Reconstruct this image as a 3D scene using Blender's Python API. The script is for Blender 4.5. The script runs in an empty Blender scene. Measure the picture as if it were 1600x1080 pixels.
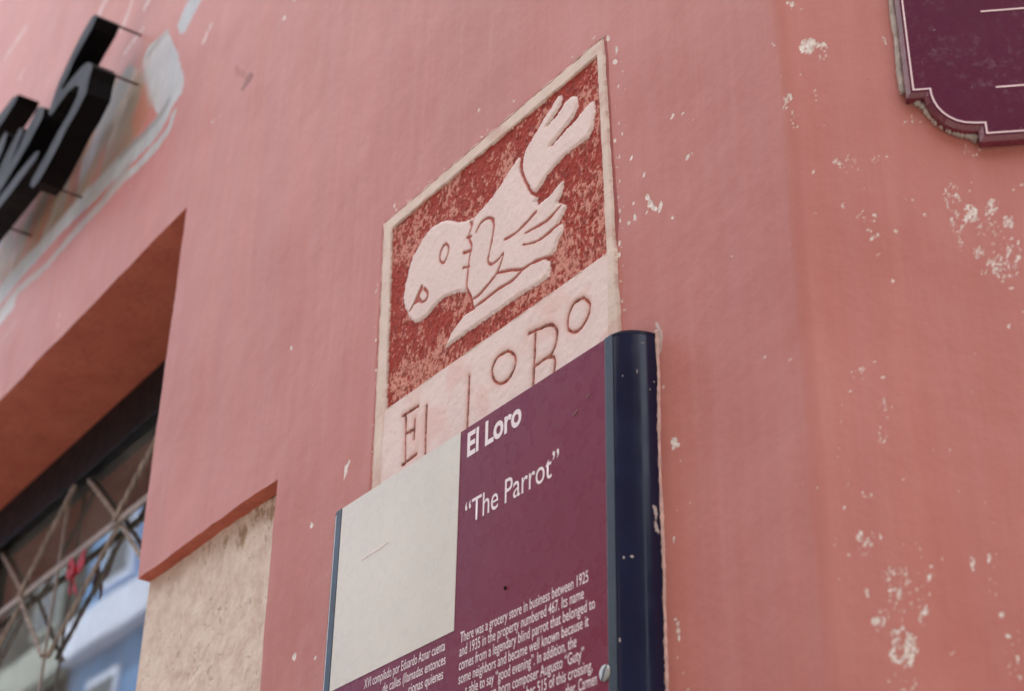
import bpy, bmesh, math, random
import numpy as np
from mathutils import Matrix, Vector

# ------------------------------------------------------------------ camera, world, sun, exposure
SC = bpy.context.scene
FPX, CX, CY = 2626.53, 800.0, 540.0                       # focal length in px of the 1600 px wide photograph
M = np.array([[0.5727737534, 0.3928061035, 0.7194675757],
              [0.8195458301, -0.2921684235, -0.4929322922],
              [0.0165788943, 0.8719753307, -0.4892690087]])
EYE = np.array([0.0, 0.0, 1.6])
WY = 1.35                                                 # the long facade is the plane y = WY

cd = bpy.data.cameras.new('camera')
cam = bpy.data.objects.new('camera', cd)
SC.collection.objects.link(cam)
cd.sensor_width = 36.0
cd.lens = FPX / 1600.0 * 36.0
cd.clip_start = 0.05
cd.clip_end = 500.0
cam.matrix_world = Matrix([list(M[0]) + [EYE[0]], list(M[1]) + [EYE[1]], list(M[2]) + [EYE[2]], [0, 0, 0, 1]])
cd.dof.use_dof = True
cd.dof.focus_distance = 2.72
cd.dof.aperture_fstop = 4.0
SC.camera = cam

SUN_EL, SUN_AZ = math.radians(66), math.radians(112)      # the sun stands behind the pink house, azimuth ccw from +x
world = bpy.data.worlds.new('World')
SC.world = world
world.use_nodes = True
wn = world.node_tree
wn.nodes.clear()
sky = wn.nodes.new('ShaderNodeTexSky')
sky.sky_type = 'NISHITA'
sky.sun_disc = False
sky.sun_elevation = SUN_EL
sky.sun_rotation = math.radians(90) - SUN_AZ
sky.dust_density = 3.0
sky.air_density = 0.9
cl = wn.nodes.new('ShaderNodeTexNoise')
cl.inputs['Scale'].default_value = 2.2
cl.inputs['Detail'].default_value = 6
cr = wn.nodes.new('ShaderNodeValToRGB')
cr.color_ramp.elements[0].position = 0.35
cr.color_ramp.elements[0].color = (0.35, 0.35, 0.35, 1)
cr.color_ramp.elements[1].position = 0.65
cr.color_ramp.elements[1].color = (0.95, 0.95, 0.95, 1)
mx = wn.nodes.new('ShaderNodeMix')
mx.data_type = 'RGBA'
mx.inputs[7].default_value = (7.0, 6.9, 6.8, 1)
tcw = wn.nodes.new('ShaderNodeTexCoord')
bg = wn.nodes.new('ShaderNodeBackground')
bg.inputs[1].default_value = 0.10
wo = wn.nodes.new('ShaderNodeOutputWorld')
wn.links.new(tcw.outputs['Generated'], cl.inputs['Vector'])
wn.links.new(cl.outputs['Fac'], cr.inputs[0])
wn.links.new(cr.outputs[0], mx.inputs[0])
wn.links.new(sky.outputs[0], mx.inputs[6])
wn.links.new(mx.outputs[2], bg.inputs[0])
wn.links.new(bg.outputs[0], wo.inputs[0])

sd = bpy.data.lights.new('sun', 'SUN')
sd.energy = 2.6
sd.angle = math.radians(0.6)
sd.color = (1.0, 0.95, 0.88)
sun = bpy.data.objects.new('sun', sd)
SC.collection.objects.link(sun)
sv = Vector((math.cos(SUN_AZ) * math.cos(SUN_EL), math.sin(SUN_AZ) * math.cos(SUN_EL), math.sin(SUN_EL)))
sun.rotation_euler = sv.to_track_quat('Z', 'Y').to_euler()
SC.view_settings.view_transform = 'Standard'
SC.view_settings.look = 'None'
SC.view_settings.gamma = 1.0
SC.view_settings.exposure = 2.26

# ------------------------------------------------------------------ surveying: sight lines met with real planes
def ray(px, py):
    v = M @ np.array([(px - CX) / FPX, -(py - CY) / FPX, -1.0])
    return v / np.linalg.norm(v)
def on_y(px, py, y):
    r = ray(px, py)
    return EYE + r * (y / r[1])
def A(px, py, off=0.0):
    """point of the long facade (or a plane 'off' metres in front of it) -> (x, z)"""
    p = on_y(px, py, WY - off)
    return np.array([p[0], p[2]])

XC = -1.316                                               # where facade A and the chamfer B would meet
THB = math.radians(47.0)
UB = np.array([math.cos(THB), math.sin(THB), 0.0])        # direction of the chamfer wall
NB = np.array([math.sin(THB), -math.cos(THB), 0.0])       # its outward normal
RC = 0.035
TL = RC * math.tan(THB / 2)
ARC = RC * THB
def Bq(px, py, off=0.0):
    """point of the chamfer wall -> (distance from the corner, z)"""
    r = ray(px, py)
    o = np.array([XC, WY, 0.0]) + NB * off
    t = ((o - EYE) @ NB) / (r @ NB)
    p = EYE + r * t
    return np.array([(p - o) @ UB, p[2]])
def Bp(s, z, off=0.0):
    return np.array([XC, WY, 0.0]) + UB * s + NB * off + np.array([0, 0, z])
def path_p(px, py):
    """same in the running length of the whole facade: p = x on A, then round the arris, then B"""
    a = A(px, py)
    if a[0] < XC - TL:
        return a
    b = Bq(px, py)
    if b[0] < TL:
        return np.array([XC - TL + ARC * min(max((b[0] + TL) / (2 * TL), 0), 1), b[1]])
    return np.array([XC - TL + ARC + b[0] - TL, b[1]])
def path_xyz(p):
    p = np.asarray(p, float)
    x = p.copy(); y = np.full_like(p, WY)
    p0 = XC - TL
    m = (p > p0) & (p <= p0 + ARC)
    a = (p - p0) / RC
    x[m] = p0 + RC * np.sin(a[m]); y[m] = WY + RC * (1 - np.cos(a[m]))
    m = p > p0 + ARC
    s = p - p0 - ARC + TL
    x[m] = XC + UB[0] * s[m]; y[m] = WY + UB[1] * s[m]
    a = np.clip(a, 0, THB)
    return x, y, np.sin(a), -np.cos(a)

# ------------------------------------------------------------------ helpers
COL = SC.collection
rnd = random.Random(7)
rng = np.random.default_rng(11)

def tag(o, label=None, cat=None, group=None, kind=None):
    if label: o['label'] = label
    if cat: o['category'] = cat
    if group: o['group'] = group
    if kind: o['kind'] = kind
    return o
def empty(name, loc, label, cat, group=None):
    o = bpy.data.objects.new(name, None)
    COL.objects.link(o)
    o.location = loc
    o.empty_display_size = 0.1
    return tag(o, label, cat, group)
def link(name, me, mat=None, parent=None, smooth=False):
    o = bpy.data.objects.new(name, me)
    COL.objects.link(o)
    if mat is not None:
        me.materials.clear()
        me.materials.append(mat)
    if smooth:
        me.polygons.foreach_set('use_smooth', [True] * len(me.polygons))
    if parent is not None:
        o.parent = parent
        off = Vector(parent.location)
        pp = parent.parent
        while pp is not None:
            off += Vector(pp.location); pp = pp.parent
        if off.length > 0:
            o.location = -off
    return o
def mesh_py(name, v, f):
    me = bpy.data.meshes.new(name)
    me.from_pydata([tuple(map(float, q)) for q in v], [], [tuple(q) for q in f])
    me.update()
    return me
def box_me(x0, x1, y0, y1, z0, z1, bev=0.0, seg=2):
    bm = bmesh.new()
    bmesh.ops.create_cube(bm, size=1.0)
    for v in bm.verts:
        v.co = Vector(((x0 + x1) / 2 + v.co.x * (x1 - x0), (y0 + y1) / 2 + v.co.y * (y1 - y0), (z0 + z1) / 2 + v.co.z * (z1 - z0)))
    if bev > 0:
        bmesh.ops.bevel(bm, geom=bm.edges[:], offset=bev, segments=seg, affect='EDGES', profile=0.6)
    me = bpy.data.meshes.new('box')
    bm.to_mesh(me); bm.free()
    return me
def box(name, a, b, mat, parent=None, bev=0.0):
    return link(name, box_me(a[0], b[0], a[1], b[1], a[2], b[2], bev), mat, parent)
def tube_me(pts, r, n=10, rfun=None):
    pts = [Vector(p) for p in pts]
    vs, fs = [], []
    ax = (pts[-1] - pts[0]).normalized()
    ref = Vector((0, 0, 1)) if abs(ax.z) < 0.7 else Vector((0.35, 1, 0)).normalized()
    for i, p in enumerate(pts):
        t = (pts[min(i + 1, len(pts) - 1)] - pts[max(i - 1, 0)]).normalized()
        u = t.cross(ref)
        u.normalize(); w = t.cross(u)
        for k in range(n):
            a = 2 * math.pi * k / n
            rr = rfun(i, a) if rfun else r
            vs.append(p + (u * math.cos(a) + w * math.sin(a)) * rr)
    for i in range(len(pts) - 1):
        for k in range(n):
            fs.append((i * n + k, i * n + (k + 1) % n, (i + 1) * n + (k + 1) % n, (i + 1) * n + k))
    fs.append(tuple(range(n - 1, -1, -1)))
    fs.append(tuple((len(pts) - 1) * n + k for k in range(n)))
    return mesh_py('tube', vs, fs)

# value noise on arrays
def vnoise(x, y, sx, sy, seed):
    g = np.random.default_rng(seed).random((257, 257)); g[256] = g[0]; g[:, 256] = g[:, 0]
    u = x / sx + 1000.37 + seed; v = y / sy + 1000.71
    iu = np.floor(u).astype(int); iv = np.floor(v).astype(int)
    fu = u - iu; fv = v - iv
    fu = fu * fu * (3 - 2 * fu); fv = fv * fv * (3 - 2 * fv)
    iu &= 255; iv &= 255
    return (g[iu, iv] * (1 - fu) * (1 - fv) + g[iu + 1, iv] * fu * (1 - fv)
            + g[iu, iv + 1] * (1 - fu) * fv + g[iu + 1, iv + 1] * fu * fv)
def fbm(x, y, sx, sy, seed, oct=4):
    s = 0; a = 1; t = 0
    for k in range(oct):
        s = s + a * vnoise(x, y, sx / 2 ** k, sy / 2 ** k, seed + 13 * k); t += a; a *= 0.55
    return s / t
def sstep(a, b, x):
    t = np.clip((x - a) / (b - a), 0, 1)
    return t * t * (3 - 2 * t)
def poly_sd(U, V, P):
    """signed distance to a closed polygon, negative inside"""
    d = np.full(U.shape, 1e9); ins = np.zeros(U.shape, bool)
    n = len(P)
    for i in range(n):
        ax, ay = P[i]; bx, by = P[(i + 1) % n]
        ex, ey = bx - ax, by - ay
        wx, wy = U - ax, V - ay
        t = np.clip((wx * ex + wy * ey) / (ex * ex + ey * ey + 1e-12), 0, 1)
        d = np.minimum(d, (wx - ex * t) ** 2 + (wy - ey * t) ** 2)
        c = ((ay > V) != (by > V)) & (U < ex * (V - ay) / (ey if abs(ey) > 1e-12 else 1e-12) + ax)
        ins ^= c
    d = np.sqrt(d)
    return np.where(ins, -d, d)
def line_d(U, V, P):
    d = np.full(U.shape, 1e9)
    for i in range(len(P) - 1):
        ax, ay = P[i]; bx, by = P[i + 1]
        ex, ey = bx - ax, by - ay
        wx, wy = U - ax, V - ay
        t = np.clip((wx * ex + wy * ey) / (ex * ex + ey * ey + 1e-12), 0, 1)
        d = np.minimum(d, (wx - ex * t) ** 2 + (wy - ey * t) ** 2)
    return np.sqrt(d)
def smooth_line(P, n=4):
    """Catmull-Rom through the points"""
    P = [np.array(p, float) for p in P]
    out = []
    for i in range(len(P) - 1):
        p0 = P[max(i - 1, 0)]; p1 = P[i]; p2 = P[i + 1]; p3 = P[min(i + 2, len(P) - 1)]
        for k in range(n):
            t = k / n
            out.append(0.5 * ((2 * p1) + (-p0 + p2) * t + (2 * p0 - 5 * p1 + 4 * p2 - p3) * t * t + (-p0 + 3 * p1 - 3 * p2 + p3) * t ** 3))
    out.append(P[-1])
    return out
def grid_mesh(name, X, Y, Z, keep=None):
    """regular grid of points (rows, cols) -> mesh, faces where keep is True"""
    r, c = X.shape
    idx = np.arange(r * c).reshape(r, c)
    q = np.stack([idx[:-1, :-1], idx[:-1, 1:], idx[1:, 1:], idx[1:, :-1]], -1)
    q = q.reshape(-1, 4) if keep is None else q[keep]
    used = np.zeros(r * c, bool); used[q.ravel()] = True
    remap = np.cumsum(used) - 1
    q = remap[q]
    co = np.stack([X.ravel(), Y.ravel(), Z.ravel()], 1)[used]
    me = bpy.data.meshes.new(name)
    me.vertices.add(len(co)); me.vertices.foreach_set('co', co.astype(np.float32).ravel())
    me.loops.add(q.size); me.loops.foreach_set('vertex_index', q.astype(np.int32).ravel())
    me.polygons.add(len(q))
    me.polygons.foreach_set('loop_start', np.arange(0, q.size, 4, dtype=np.int32))
    me.polygons.foreach_set('use_smooth', np.ones(len(q), bool))
    me.update(calc_edges=True)
    return me, used
def add_attr(me, name, arr):
    a = me.attributes.new(name, 'FLOAT', 'POINT')
    a.data.foreach_set('value', arr.astype(np.float32).ravel())
def add_col(me, name, rgb):
    a = me.attributes.new(name, 'FLOAT_COLOR', 'POINT')
    c = np.ones((len(rgb), 4), np.float32); c[:, :rgb.shape[1]] = rgb
    a.data.foreach_set('color', c.ravel())

# ------------------------------------------------------------------ materials
def new_mat(name):
    m = bpy.data.materials.new(name)
    m.use_nodes = True
    nt = m.node_tree
    b = nt.nodes['Principled BSDF']
    return m, nt, b
class NT:
    def __init__(s, nt): s.nt = nt
    def n(s, t, **kw):
        x = s.nt.nodes.new(t)
        for k, v in kw.items(): setattr(x, k, v)
        return x
    def l(s, a, b): s.nt.links.new(a, b)
    def val(s, sock, v):
        if hasattr(v, 'is_linked') or hasattr(v, 'links'): s.l(v, sock)
        else: sock.default_value = v
    def noise(s, vec, scale, detail=4, rough=0.55, out='Fac'):
        x = s.n('ShaderNodeTexNoise')
        x.inputs['Scale'].default_value = scale; x.inputs['Detail'].default_value = detail; x.inputs['Roughness'].default_value = rough
        if vec is not None: s.l(vec, x.inputs['Vector'])
        return x.outputs[out]
    def mapping(s, vec, sc=(1, 1, 1), rot=(0, 0, 0), loc=(0, 0, 0)):
        x = s.n('ShaderNodeMapping')
        x.inputs['Scale'].default_value = sc; x.inputs['Rotation'].default_value = rot; x.inputs['Location'].default_value = loc
        s.l(vec, x.inputs['Vector'])
        return x.outputs[0]
    def math(s, op, a, b=0.0, c=None, clamp=False):
        x = s.n('ShaderNodeMath', operation=op, use_clamp=clamp)
        s.val(x.inputs[0], a); s.val(x.inputs[1], b)
        if c is not None: s.val(x.inputs[2], c)
        return x.outputs[0]
    def rng(s, v, a, b, c=0.0, d=1.0):
        x = s.n('ShaderNodeMapRange', interpolation_type='SMOOTHSTEP')
        s.val(x.inputs[0], v)
        for i, q in enumerate((a, b, c, d)): x.inputs[i + 1].default_value = q
        return x.outputs[0]
    def mix(s, f, a, b, blend='MIX'):
        x = s.n('ShaderNodeMix', data_type='RGBA', blend_type=blend)
        s.val(x.inputs[0], f)
        for k, q in ((6, a), (7, b)):
            if isinstance(q, tuple): x.inputs[k].default_value = q + (1,) if len(q) == 3 else q
            else: s.l(q, x.inputs[k])
        return x.outputs[2]
    def bump(s, h, strength, dist, normal=None):
        x = s.n('ShaderNodeBump')
        x.inputs['Strength'].default_value = strength; x.inputs['Distance'].default_value = dist
        s.l(h, x.inputs['Height'])
        if normal is not None: s.l(normal, x.inputs['Normal'])
        return x.outputs[0]

def simple_mat(name, col, rough=0.5, metal=0.0, spec=0.5, var=0.12, scale=8.0, bump=0.0, bscale=200.0, dist=0.001):
    m, nt, b = new_mat(name)
    g = NT(nt)
    tc = g.n('ShaderNodeTexCoord').outputs['Object']
    n = g.noise(tc, scale, 5)
    c = g.mix(g.rng(n, 0.3, 0.7), tuple(q * (1 - var) for q in col), tuple(min(q * (1 + var), 1) for q in col))
    g.l(c, b.inputs['Base Color'])
    r = g.rng(g.noise(tc, scale * 3, 4), 0.3, 0.7, max(rough - 0.07, 0.02), min(rough + 0.07, 1))
    g.l(r, b.inputs['Roughness'])
    b.inputs['Metallic'].default_value = metal
    b.inputs['Specular IOR Level'].default_value = spec
    if bump > 0:
        g.l(g.bump(g.noise(tc, bscale, 5), bump, dist), b.inputs['Normal'])
    return m

def pink_nodes(g, co):
    """faded pink limewash: broad fading, vertical brush and rain streaks, fine grain"""
    big = g.noise(co, 1.7, 5, 0.6)
    mid = g.noise(co, 7.0, 5, 0.6)
    streak = g.noise(g.mapping(co, (34, 34, 1.6)), 1.0, 5, 0.6)
    streak2 = g.noise(g.mapping(co, (150, 150, 9), loc=(3, 1, 2)), 1.0, 3, 0.5)
    grain = g.noise(co, 420.0, 3, 0.6)
    c = g.mix(g.rng(big, 0.3, 0.7), (0.430, 0.135, 0.108), (0.500, 0.177, 0.150))
    c = g.mix(g.math('MULTIPLY', g.rng(mid, 0.42, 0.72), 0.40), c, (0.530, 0.215, 0.190))
    band = g.noise(g.mapping(co, (6.5, 6.5, 0.45), loc=(2, 5, 1)), 1.0, 4, 0.55)
    c = g.mix(g.math('MULTIPLY', g.rng(band, 0.42, 0.66), 0.45), c, (0.440, 0.165, 0.155))
    c = g.mix(g.math('MULTIPLY', g.rng(streak, 0.46, 0.75), 0.27), c, (0.530, 0.232, 0.204))
    c = g.mix(g.math('MULTIPLY', g.rng(streak, 0.50, 0.25), 0.24), c, (0.405, 0.115, 0.086))
    c = g.mix(g.math('MULTIPLY', g.rng(streak2, 0.5, 0.8), 0.10), c, (0.56, 0.26, 0.23))
    c = g.mix(g.math('MULTIPLY', g.rng(grain, 0.55, 0.85), 0.22), c, (0.62, 0.33, 0.29))
    c = g.mix(g.math('MULTIPLY', g.rng(grain, 0.42, 0.2), 0.25), c, (0.34, 0.10, 0.08))
    return c

def mat_wall():
    m, nt, b = new_mat('pink_painted_plaster')
    g = NT(nt)
    co = g.n('ShaderNodeTexCoord').outputs['Object']
    c = pink_nodes(g, co)
    at = lambda n, o='Fac': g.n('ShaderNodeAttribute', attribute_name=n).outputs[o]
    # smears of other coats of paint (grey putty, ochre, red) and the relief's shadow gap, laid on as drawn
    sm = g.n('ShaderNodeAttribute', attribute_name='smear')
    sk = g.math('ADD', g.math('MULTIPLY', g.noise(g.mapping(co, (60, 60, 14)), 1.0, 5, 0.65), 0.6), g.math('MULTIPLY', g.noise(co, 38.0, 7, 0.75), 0.4))
    fine = g.noise(co, 150.0, 4, 0.6)
    a = g.math('ADD', at('smear_a'), g.math('MULTIPLY', g.math('SUBTRACT', sk, 0.5), 1.3))
    smc = g.mix(g.rng(g.noise(g.mapping(co, (20, 20, 7)), 1.0, 7, 0.75), 0.35, 0.7, 0.0, 0.35), sm.outputs['Color'], (0.26, 0.17, 0.14))
    c = g.mix(g.rng(a, 0.45, 0.55), c, smc)
    # chips: bare lime plaster, edge broken by noise
    ch = g.math('ADD', at('chip'), g.math('MULTIPLY', g.math('SUBTRACT', g.noise(co, 460.0, 5, 0.8), 0.5), 0.0105))
    rimf = g.rng(ch, -0.0011, 0.0)
    chf = g.rng(ch, 0.0, 0.0006)
    lime = g.mix(g.rng(fine, 0.35, 0.65), (0.58, 0.46, 0.41), (0.80, 0.74, 0.70))
    # fields of tiny flakes
    fl = g.math('ADD', g.noise(g.mapping(co, (430, 430, 240)), 1.0, 4, 0.7), g.math('MULTIPLY', at('fleck'), 0.32))
    fl2 = g.noise(co, 60.0, 3, 0.6)
    fl = g.math('ADD', fl, g.math('MULTIPLY', g.math('SUBTRACT', fl2, 0.5), 0.30))
    flf = g.rng(fl, 0.845, 0.90)
    c = g.mix(g.math('MULTIPLY', rimf, 0.35), c, (0.44, 0.15, 0.11))
    c = g.mix(g.math('MULTIPLY', flf, 0.85), c, lime)
    c = g.mix(chf, c, lime)
    # dark specks
    sp = g.noise(co, 95.0, 2, 0.5)
    c = g.mix(g.math('MULTIPLY', g.rng(sp, 0.80, 0.84), 0.6), c, (0.10, 0.04, 0.03))
    g.l(c, b.inputs['Base Color'])
    b.inputs['Roughness'].default_value = 0.55
    b.inputs['Specular IOR Level'].default_value = 0.45
    h = g.math('ADD', g.math('MULTIPLY', g.noise(co, 55.0, 6, 0.6), 0.9), g.math('MULTIPLY', g.noise(co, 420.0, 4, 0.6), 0.25))
    h = g.math('ADD', h, g.math('MULTIPLY', g.noise(g.mapping(co, (160, 160, 12)), 1.0, 4), 0.3))
    h = g.math('SUBTRACT', h, g.math('MULTIPLY', g.math('MAXIMUM', chf, flf), 0.55))
    h = g.math('ADD', h, g.math('MULTIPLY', g.noise(co, 9.0, 3), 2.0))
    g.l(g.bump(h, 0.42, 0.0022), b.inputs['Normal'])
    return m
def mat_soffit():
    m, nt, b = new_mat('red_brown_painted_reveal')
    g = NT(nt)
    co = g.n('ShaderNodeTexCoord').outputs['Object']
    n = g.noise(co, 5.0, 6, 0.65)
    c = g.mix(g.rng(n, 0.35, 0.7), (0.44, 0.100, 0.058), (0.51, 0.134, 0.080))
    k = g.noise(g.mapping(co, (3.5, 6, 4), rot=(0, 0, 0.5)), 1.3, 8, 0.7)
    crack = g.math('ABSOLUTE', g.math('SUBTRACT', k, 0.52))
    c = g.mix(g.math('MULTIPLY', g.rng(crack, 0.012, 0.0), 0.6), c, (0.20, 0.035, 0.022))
    g.l(c, b.inputs['Base Color'])
    b.inputs['Roughness'].default_value = 0.75
    g.l(g.bump(g.noise(co, 40, 6), 0.6, 0.003), b.inputs['Normal'])
    return m
def mat_stone():
    m, nt, b = new_mat('bare_cream_plaster')
    g = NT(nt)
    co = g.n('ShaderNodeTexCoord').outputs['Object']
    n = g.noise(co, 16.0, 7, 0.65); n2 = g.noise(co, 60.0, 5, 0.6)
    c = g.mix(g.rng(n, 0.32, 0.68), (0.55, 0.41, 0.33), (0.70, 0.57, 0.49))
    c = g.mix(g.math('MULTIPLY', g.rng(n2, 0.35, 0.7), 0.5), c, (0.74, 0.64, 0.57))
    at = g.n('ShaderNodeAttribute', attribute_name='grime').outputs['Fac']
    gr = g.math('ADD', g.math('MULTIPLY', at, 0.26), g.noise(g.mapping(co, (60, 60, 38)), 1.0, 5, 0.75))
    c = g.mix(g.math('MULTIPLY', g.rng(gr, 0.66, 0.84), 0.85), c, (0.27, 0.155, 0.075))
    pit = g.noise(co, 48.0, 3, 0.5)
    c = g.mix(g.math('MULTIPLY', g.rng(pit, 0.68, 0.74), 0.55), c, (0.30, 0.21, 0.15))
    g.l(c, b.inputs['Base Color'])
    b.inputs['Roughness'].default_value = 0.9
    h = g.math('ADD', g.noise(co, 38.0, 7, 0.65), g.math('MULTIPLY', g.rng(pit, 0.70, 0.64), 0.5))
    g.l(g.bump(h, 0.8, 0.006), b.inputs['Normal'])
    return m
def mat_relief():
    m, nt, b = new_mat('painted_relief_plaster')
    g = NT(nt)
    co = g.n('ShaderNodeTexCoord').outputs['Object']
    at = g.n('ShaderNodeAttribute', attribute_name='paint').outputs['Color']
    n = g.noise(co, 700.0, 3, 0.6)
    c = g.mix(g.rng(n, 0.25, 0.75, 0.0, 0.20), at, (0.25, 0.12, 0.09), 'MIX')
    c = g.mix(g.math('MULTIPLY', g.rng(n, 0.6, 0.9), 0.15), c, (0.9, 0.84, 0.8))
    sp = g.noise(co, 160.0, 2, 0.5)
    c = g.mix(g.math('MULTIPLY', g.rng(sp, 0.74, 0.80), 0.45), c, (0.20, 0.11, 0.08))
    g.l(c, b.inputs['Base Color'])
    b.inputs['Roughness'].default_value = 0.78
    b.inputs['Specular IOR Level'].default_value = 0.3
    g.l(g.bump(g.math('ADD', g.noise(co, 480.0, 4, 0.6), g.noise(co, 60.0, 4)), 0.35, 0.0012), b.inputs['Normal'])
    return m
def mat_panel(name, col, wear=0.5, spec=0.16):
    m, nt, b = new_mat(name)
    g = NT(nt)
    co = g.n('ShaderNodeTexCoord').outputs['Object']
    n = g.noise(co, 3.5, 4, 0.6)
    c = g.mix(g.rng(n, 0.3, 0.7), tuple(q * 0.96 for q in col), tuple(min(1, q * 1.05) for q in col))
    dust = g.noise(co, 75.0, 7, 0.75); d2 = g.noise(co, 5.0, 3, 0.5)
    df = g.math('MULTIPLY', g.rng(dust, 0.50, 0.78), g.rng(d2, 0.46, 0.66))
    c = g.mix(g.math('MULTIPLY', df, 0.30 * wear), c, (0.62, 0.52, 0.54))
    scr = g.noise(g.mapping(co, (260, 260, 22), rot=(0, 0.5, 0)), 1.0, 2, 0.5)
    c = g.mix(g.math('MULTIPLY', g.rng(scr, 0.76, 0.80), 0.35 * wear), c, (0.66, 0.56, 0.58))
    sp = g.noise(co, 110.0, 2, 0.5)
    c = g.mix(g.math('MULTIPLY', g.rng(sp, 0.745, 0.78), 0.45 * wear), c, (0.66, 0.54, 0.56))
    g.l(c, b.inputs['Base Color'])
    g.l(g.rng(g.noise(co, 30, 5), 0.3, 0.7, 0.22, 0.36), b.inputs['Roughness'])
    b.inputs['Specular IOR Level'].default_value = spec
    g.l(g.bump(g.noise(co, 5.0, 2), 0.03, 0.004), b.inputs['Normal'])
    return m
def mat_profile():
    m, nt, b = new_mat('navy_enamelled_aluminium')
    g = NT(nt)
    co = g.n('ShaderNodeTexCoord').outputs['Object']
    n = g.noise(co, 6.0, 4, 0.6)
    c = g.mix(g.rng(n, 0.3, 0.7), (0.004, 0.008, 0.034), (0.007, 0.012, 0.046))
    at = g.n('ShaderNodeAttribute', attribute_name='chip').outputs['Fac']
    ch = g.math('ADD', at, g.math('MULTIPLY', g.math('SUBTRACT', g.noise(co, 420.0, 4, 0.7), 0.5), 0.005))
    chf = g.rng(ch, 0.0, 0.0005)
    sp = g.noise(g.mapping(co, (170, 170, 90)), 1.0, 3, 0.55)
    chf = g.math('MAXIMUM', chf, g.math('MULTIPLY', g.rng(sp, 0.775, 0.81), 0.5))
    c = g.mix(g.math('MULTIPLY', chf, 0.9), c, (0.52, 0.46, 0.44))
    g.l(c, b.inputs['Base Color'])
    b.inputs['Specular IOR Level'].default_value = 0.38
    g.l(g.math('ADD', g.rng(g.noise(co, 24, 5), 0.3, 0.7, 0.14, 0.22), g.math('MULTIPLY', chf, 0.5)), b.inputs['Roughness'])
    g.l(g.bump(g.noise(co, 260.0, 3), 0.06, 0.0006), b.inputs['Normal'])
    return m
def mat_glass():
    m, nt, b = new_mat('window_glass')
    g = NT(nt)
    nt.nodes.remove(b)
    out = [n for n in nt.nodes if n.type == 'OUTPUT_MATERIAL'][0]
    fr = g.n('ShaderNodeFresnel'); fr.inputs[0].default_value = 2.3
    gl = g.n('ShaderNodeBsdfGlossy'); gl.inputs['Roughness'].default_value = 0.022; gl.inputs['Color'].default_value = (0.93, 0.97, 1, 1)
    tr = g.n('ShaderNodeBsdfTransparent'); tr.inputs[0].default_value = (0.55, 0.60, 0.60, 1)
    mi = g.n('ShaderNodeMixShader')
    co = g.n('ShaderNodeTexCoord').outputs['Object']
    bp = g.bump(g.noise(co, 1.5, 1), 0.05, 0.01)
    g.l(bp, gl.inputs['Normal'])
    g.l(fr.outputs[0], mi.inputs[0]); g.l(tr.outputs[0], mi.inputs[1]); g.l(gl.outputs[0], mi.inputs[2])
    # dust film on the pane
    du = g.n('ShaderNodeBsdfDiffuse'); du.inputs[0].default_value = (0.42, 0.38, 0.34, 1)
    m2 = g.n('ShaderNodeMixShader')
    g.l(g.rng(g.noise(co, 4.0, 6, 0.65), 0.35, 0.75, 0.07, 0.22), m2.inputs[0])
    g.l(mi.outputs[0], m2.inputs[1]); g.l(du.outputs[0], m2.inputs[2])
    g.l(m2.outputs[0], out.inputs['Surface'])
    return m

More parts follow.
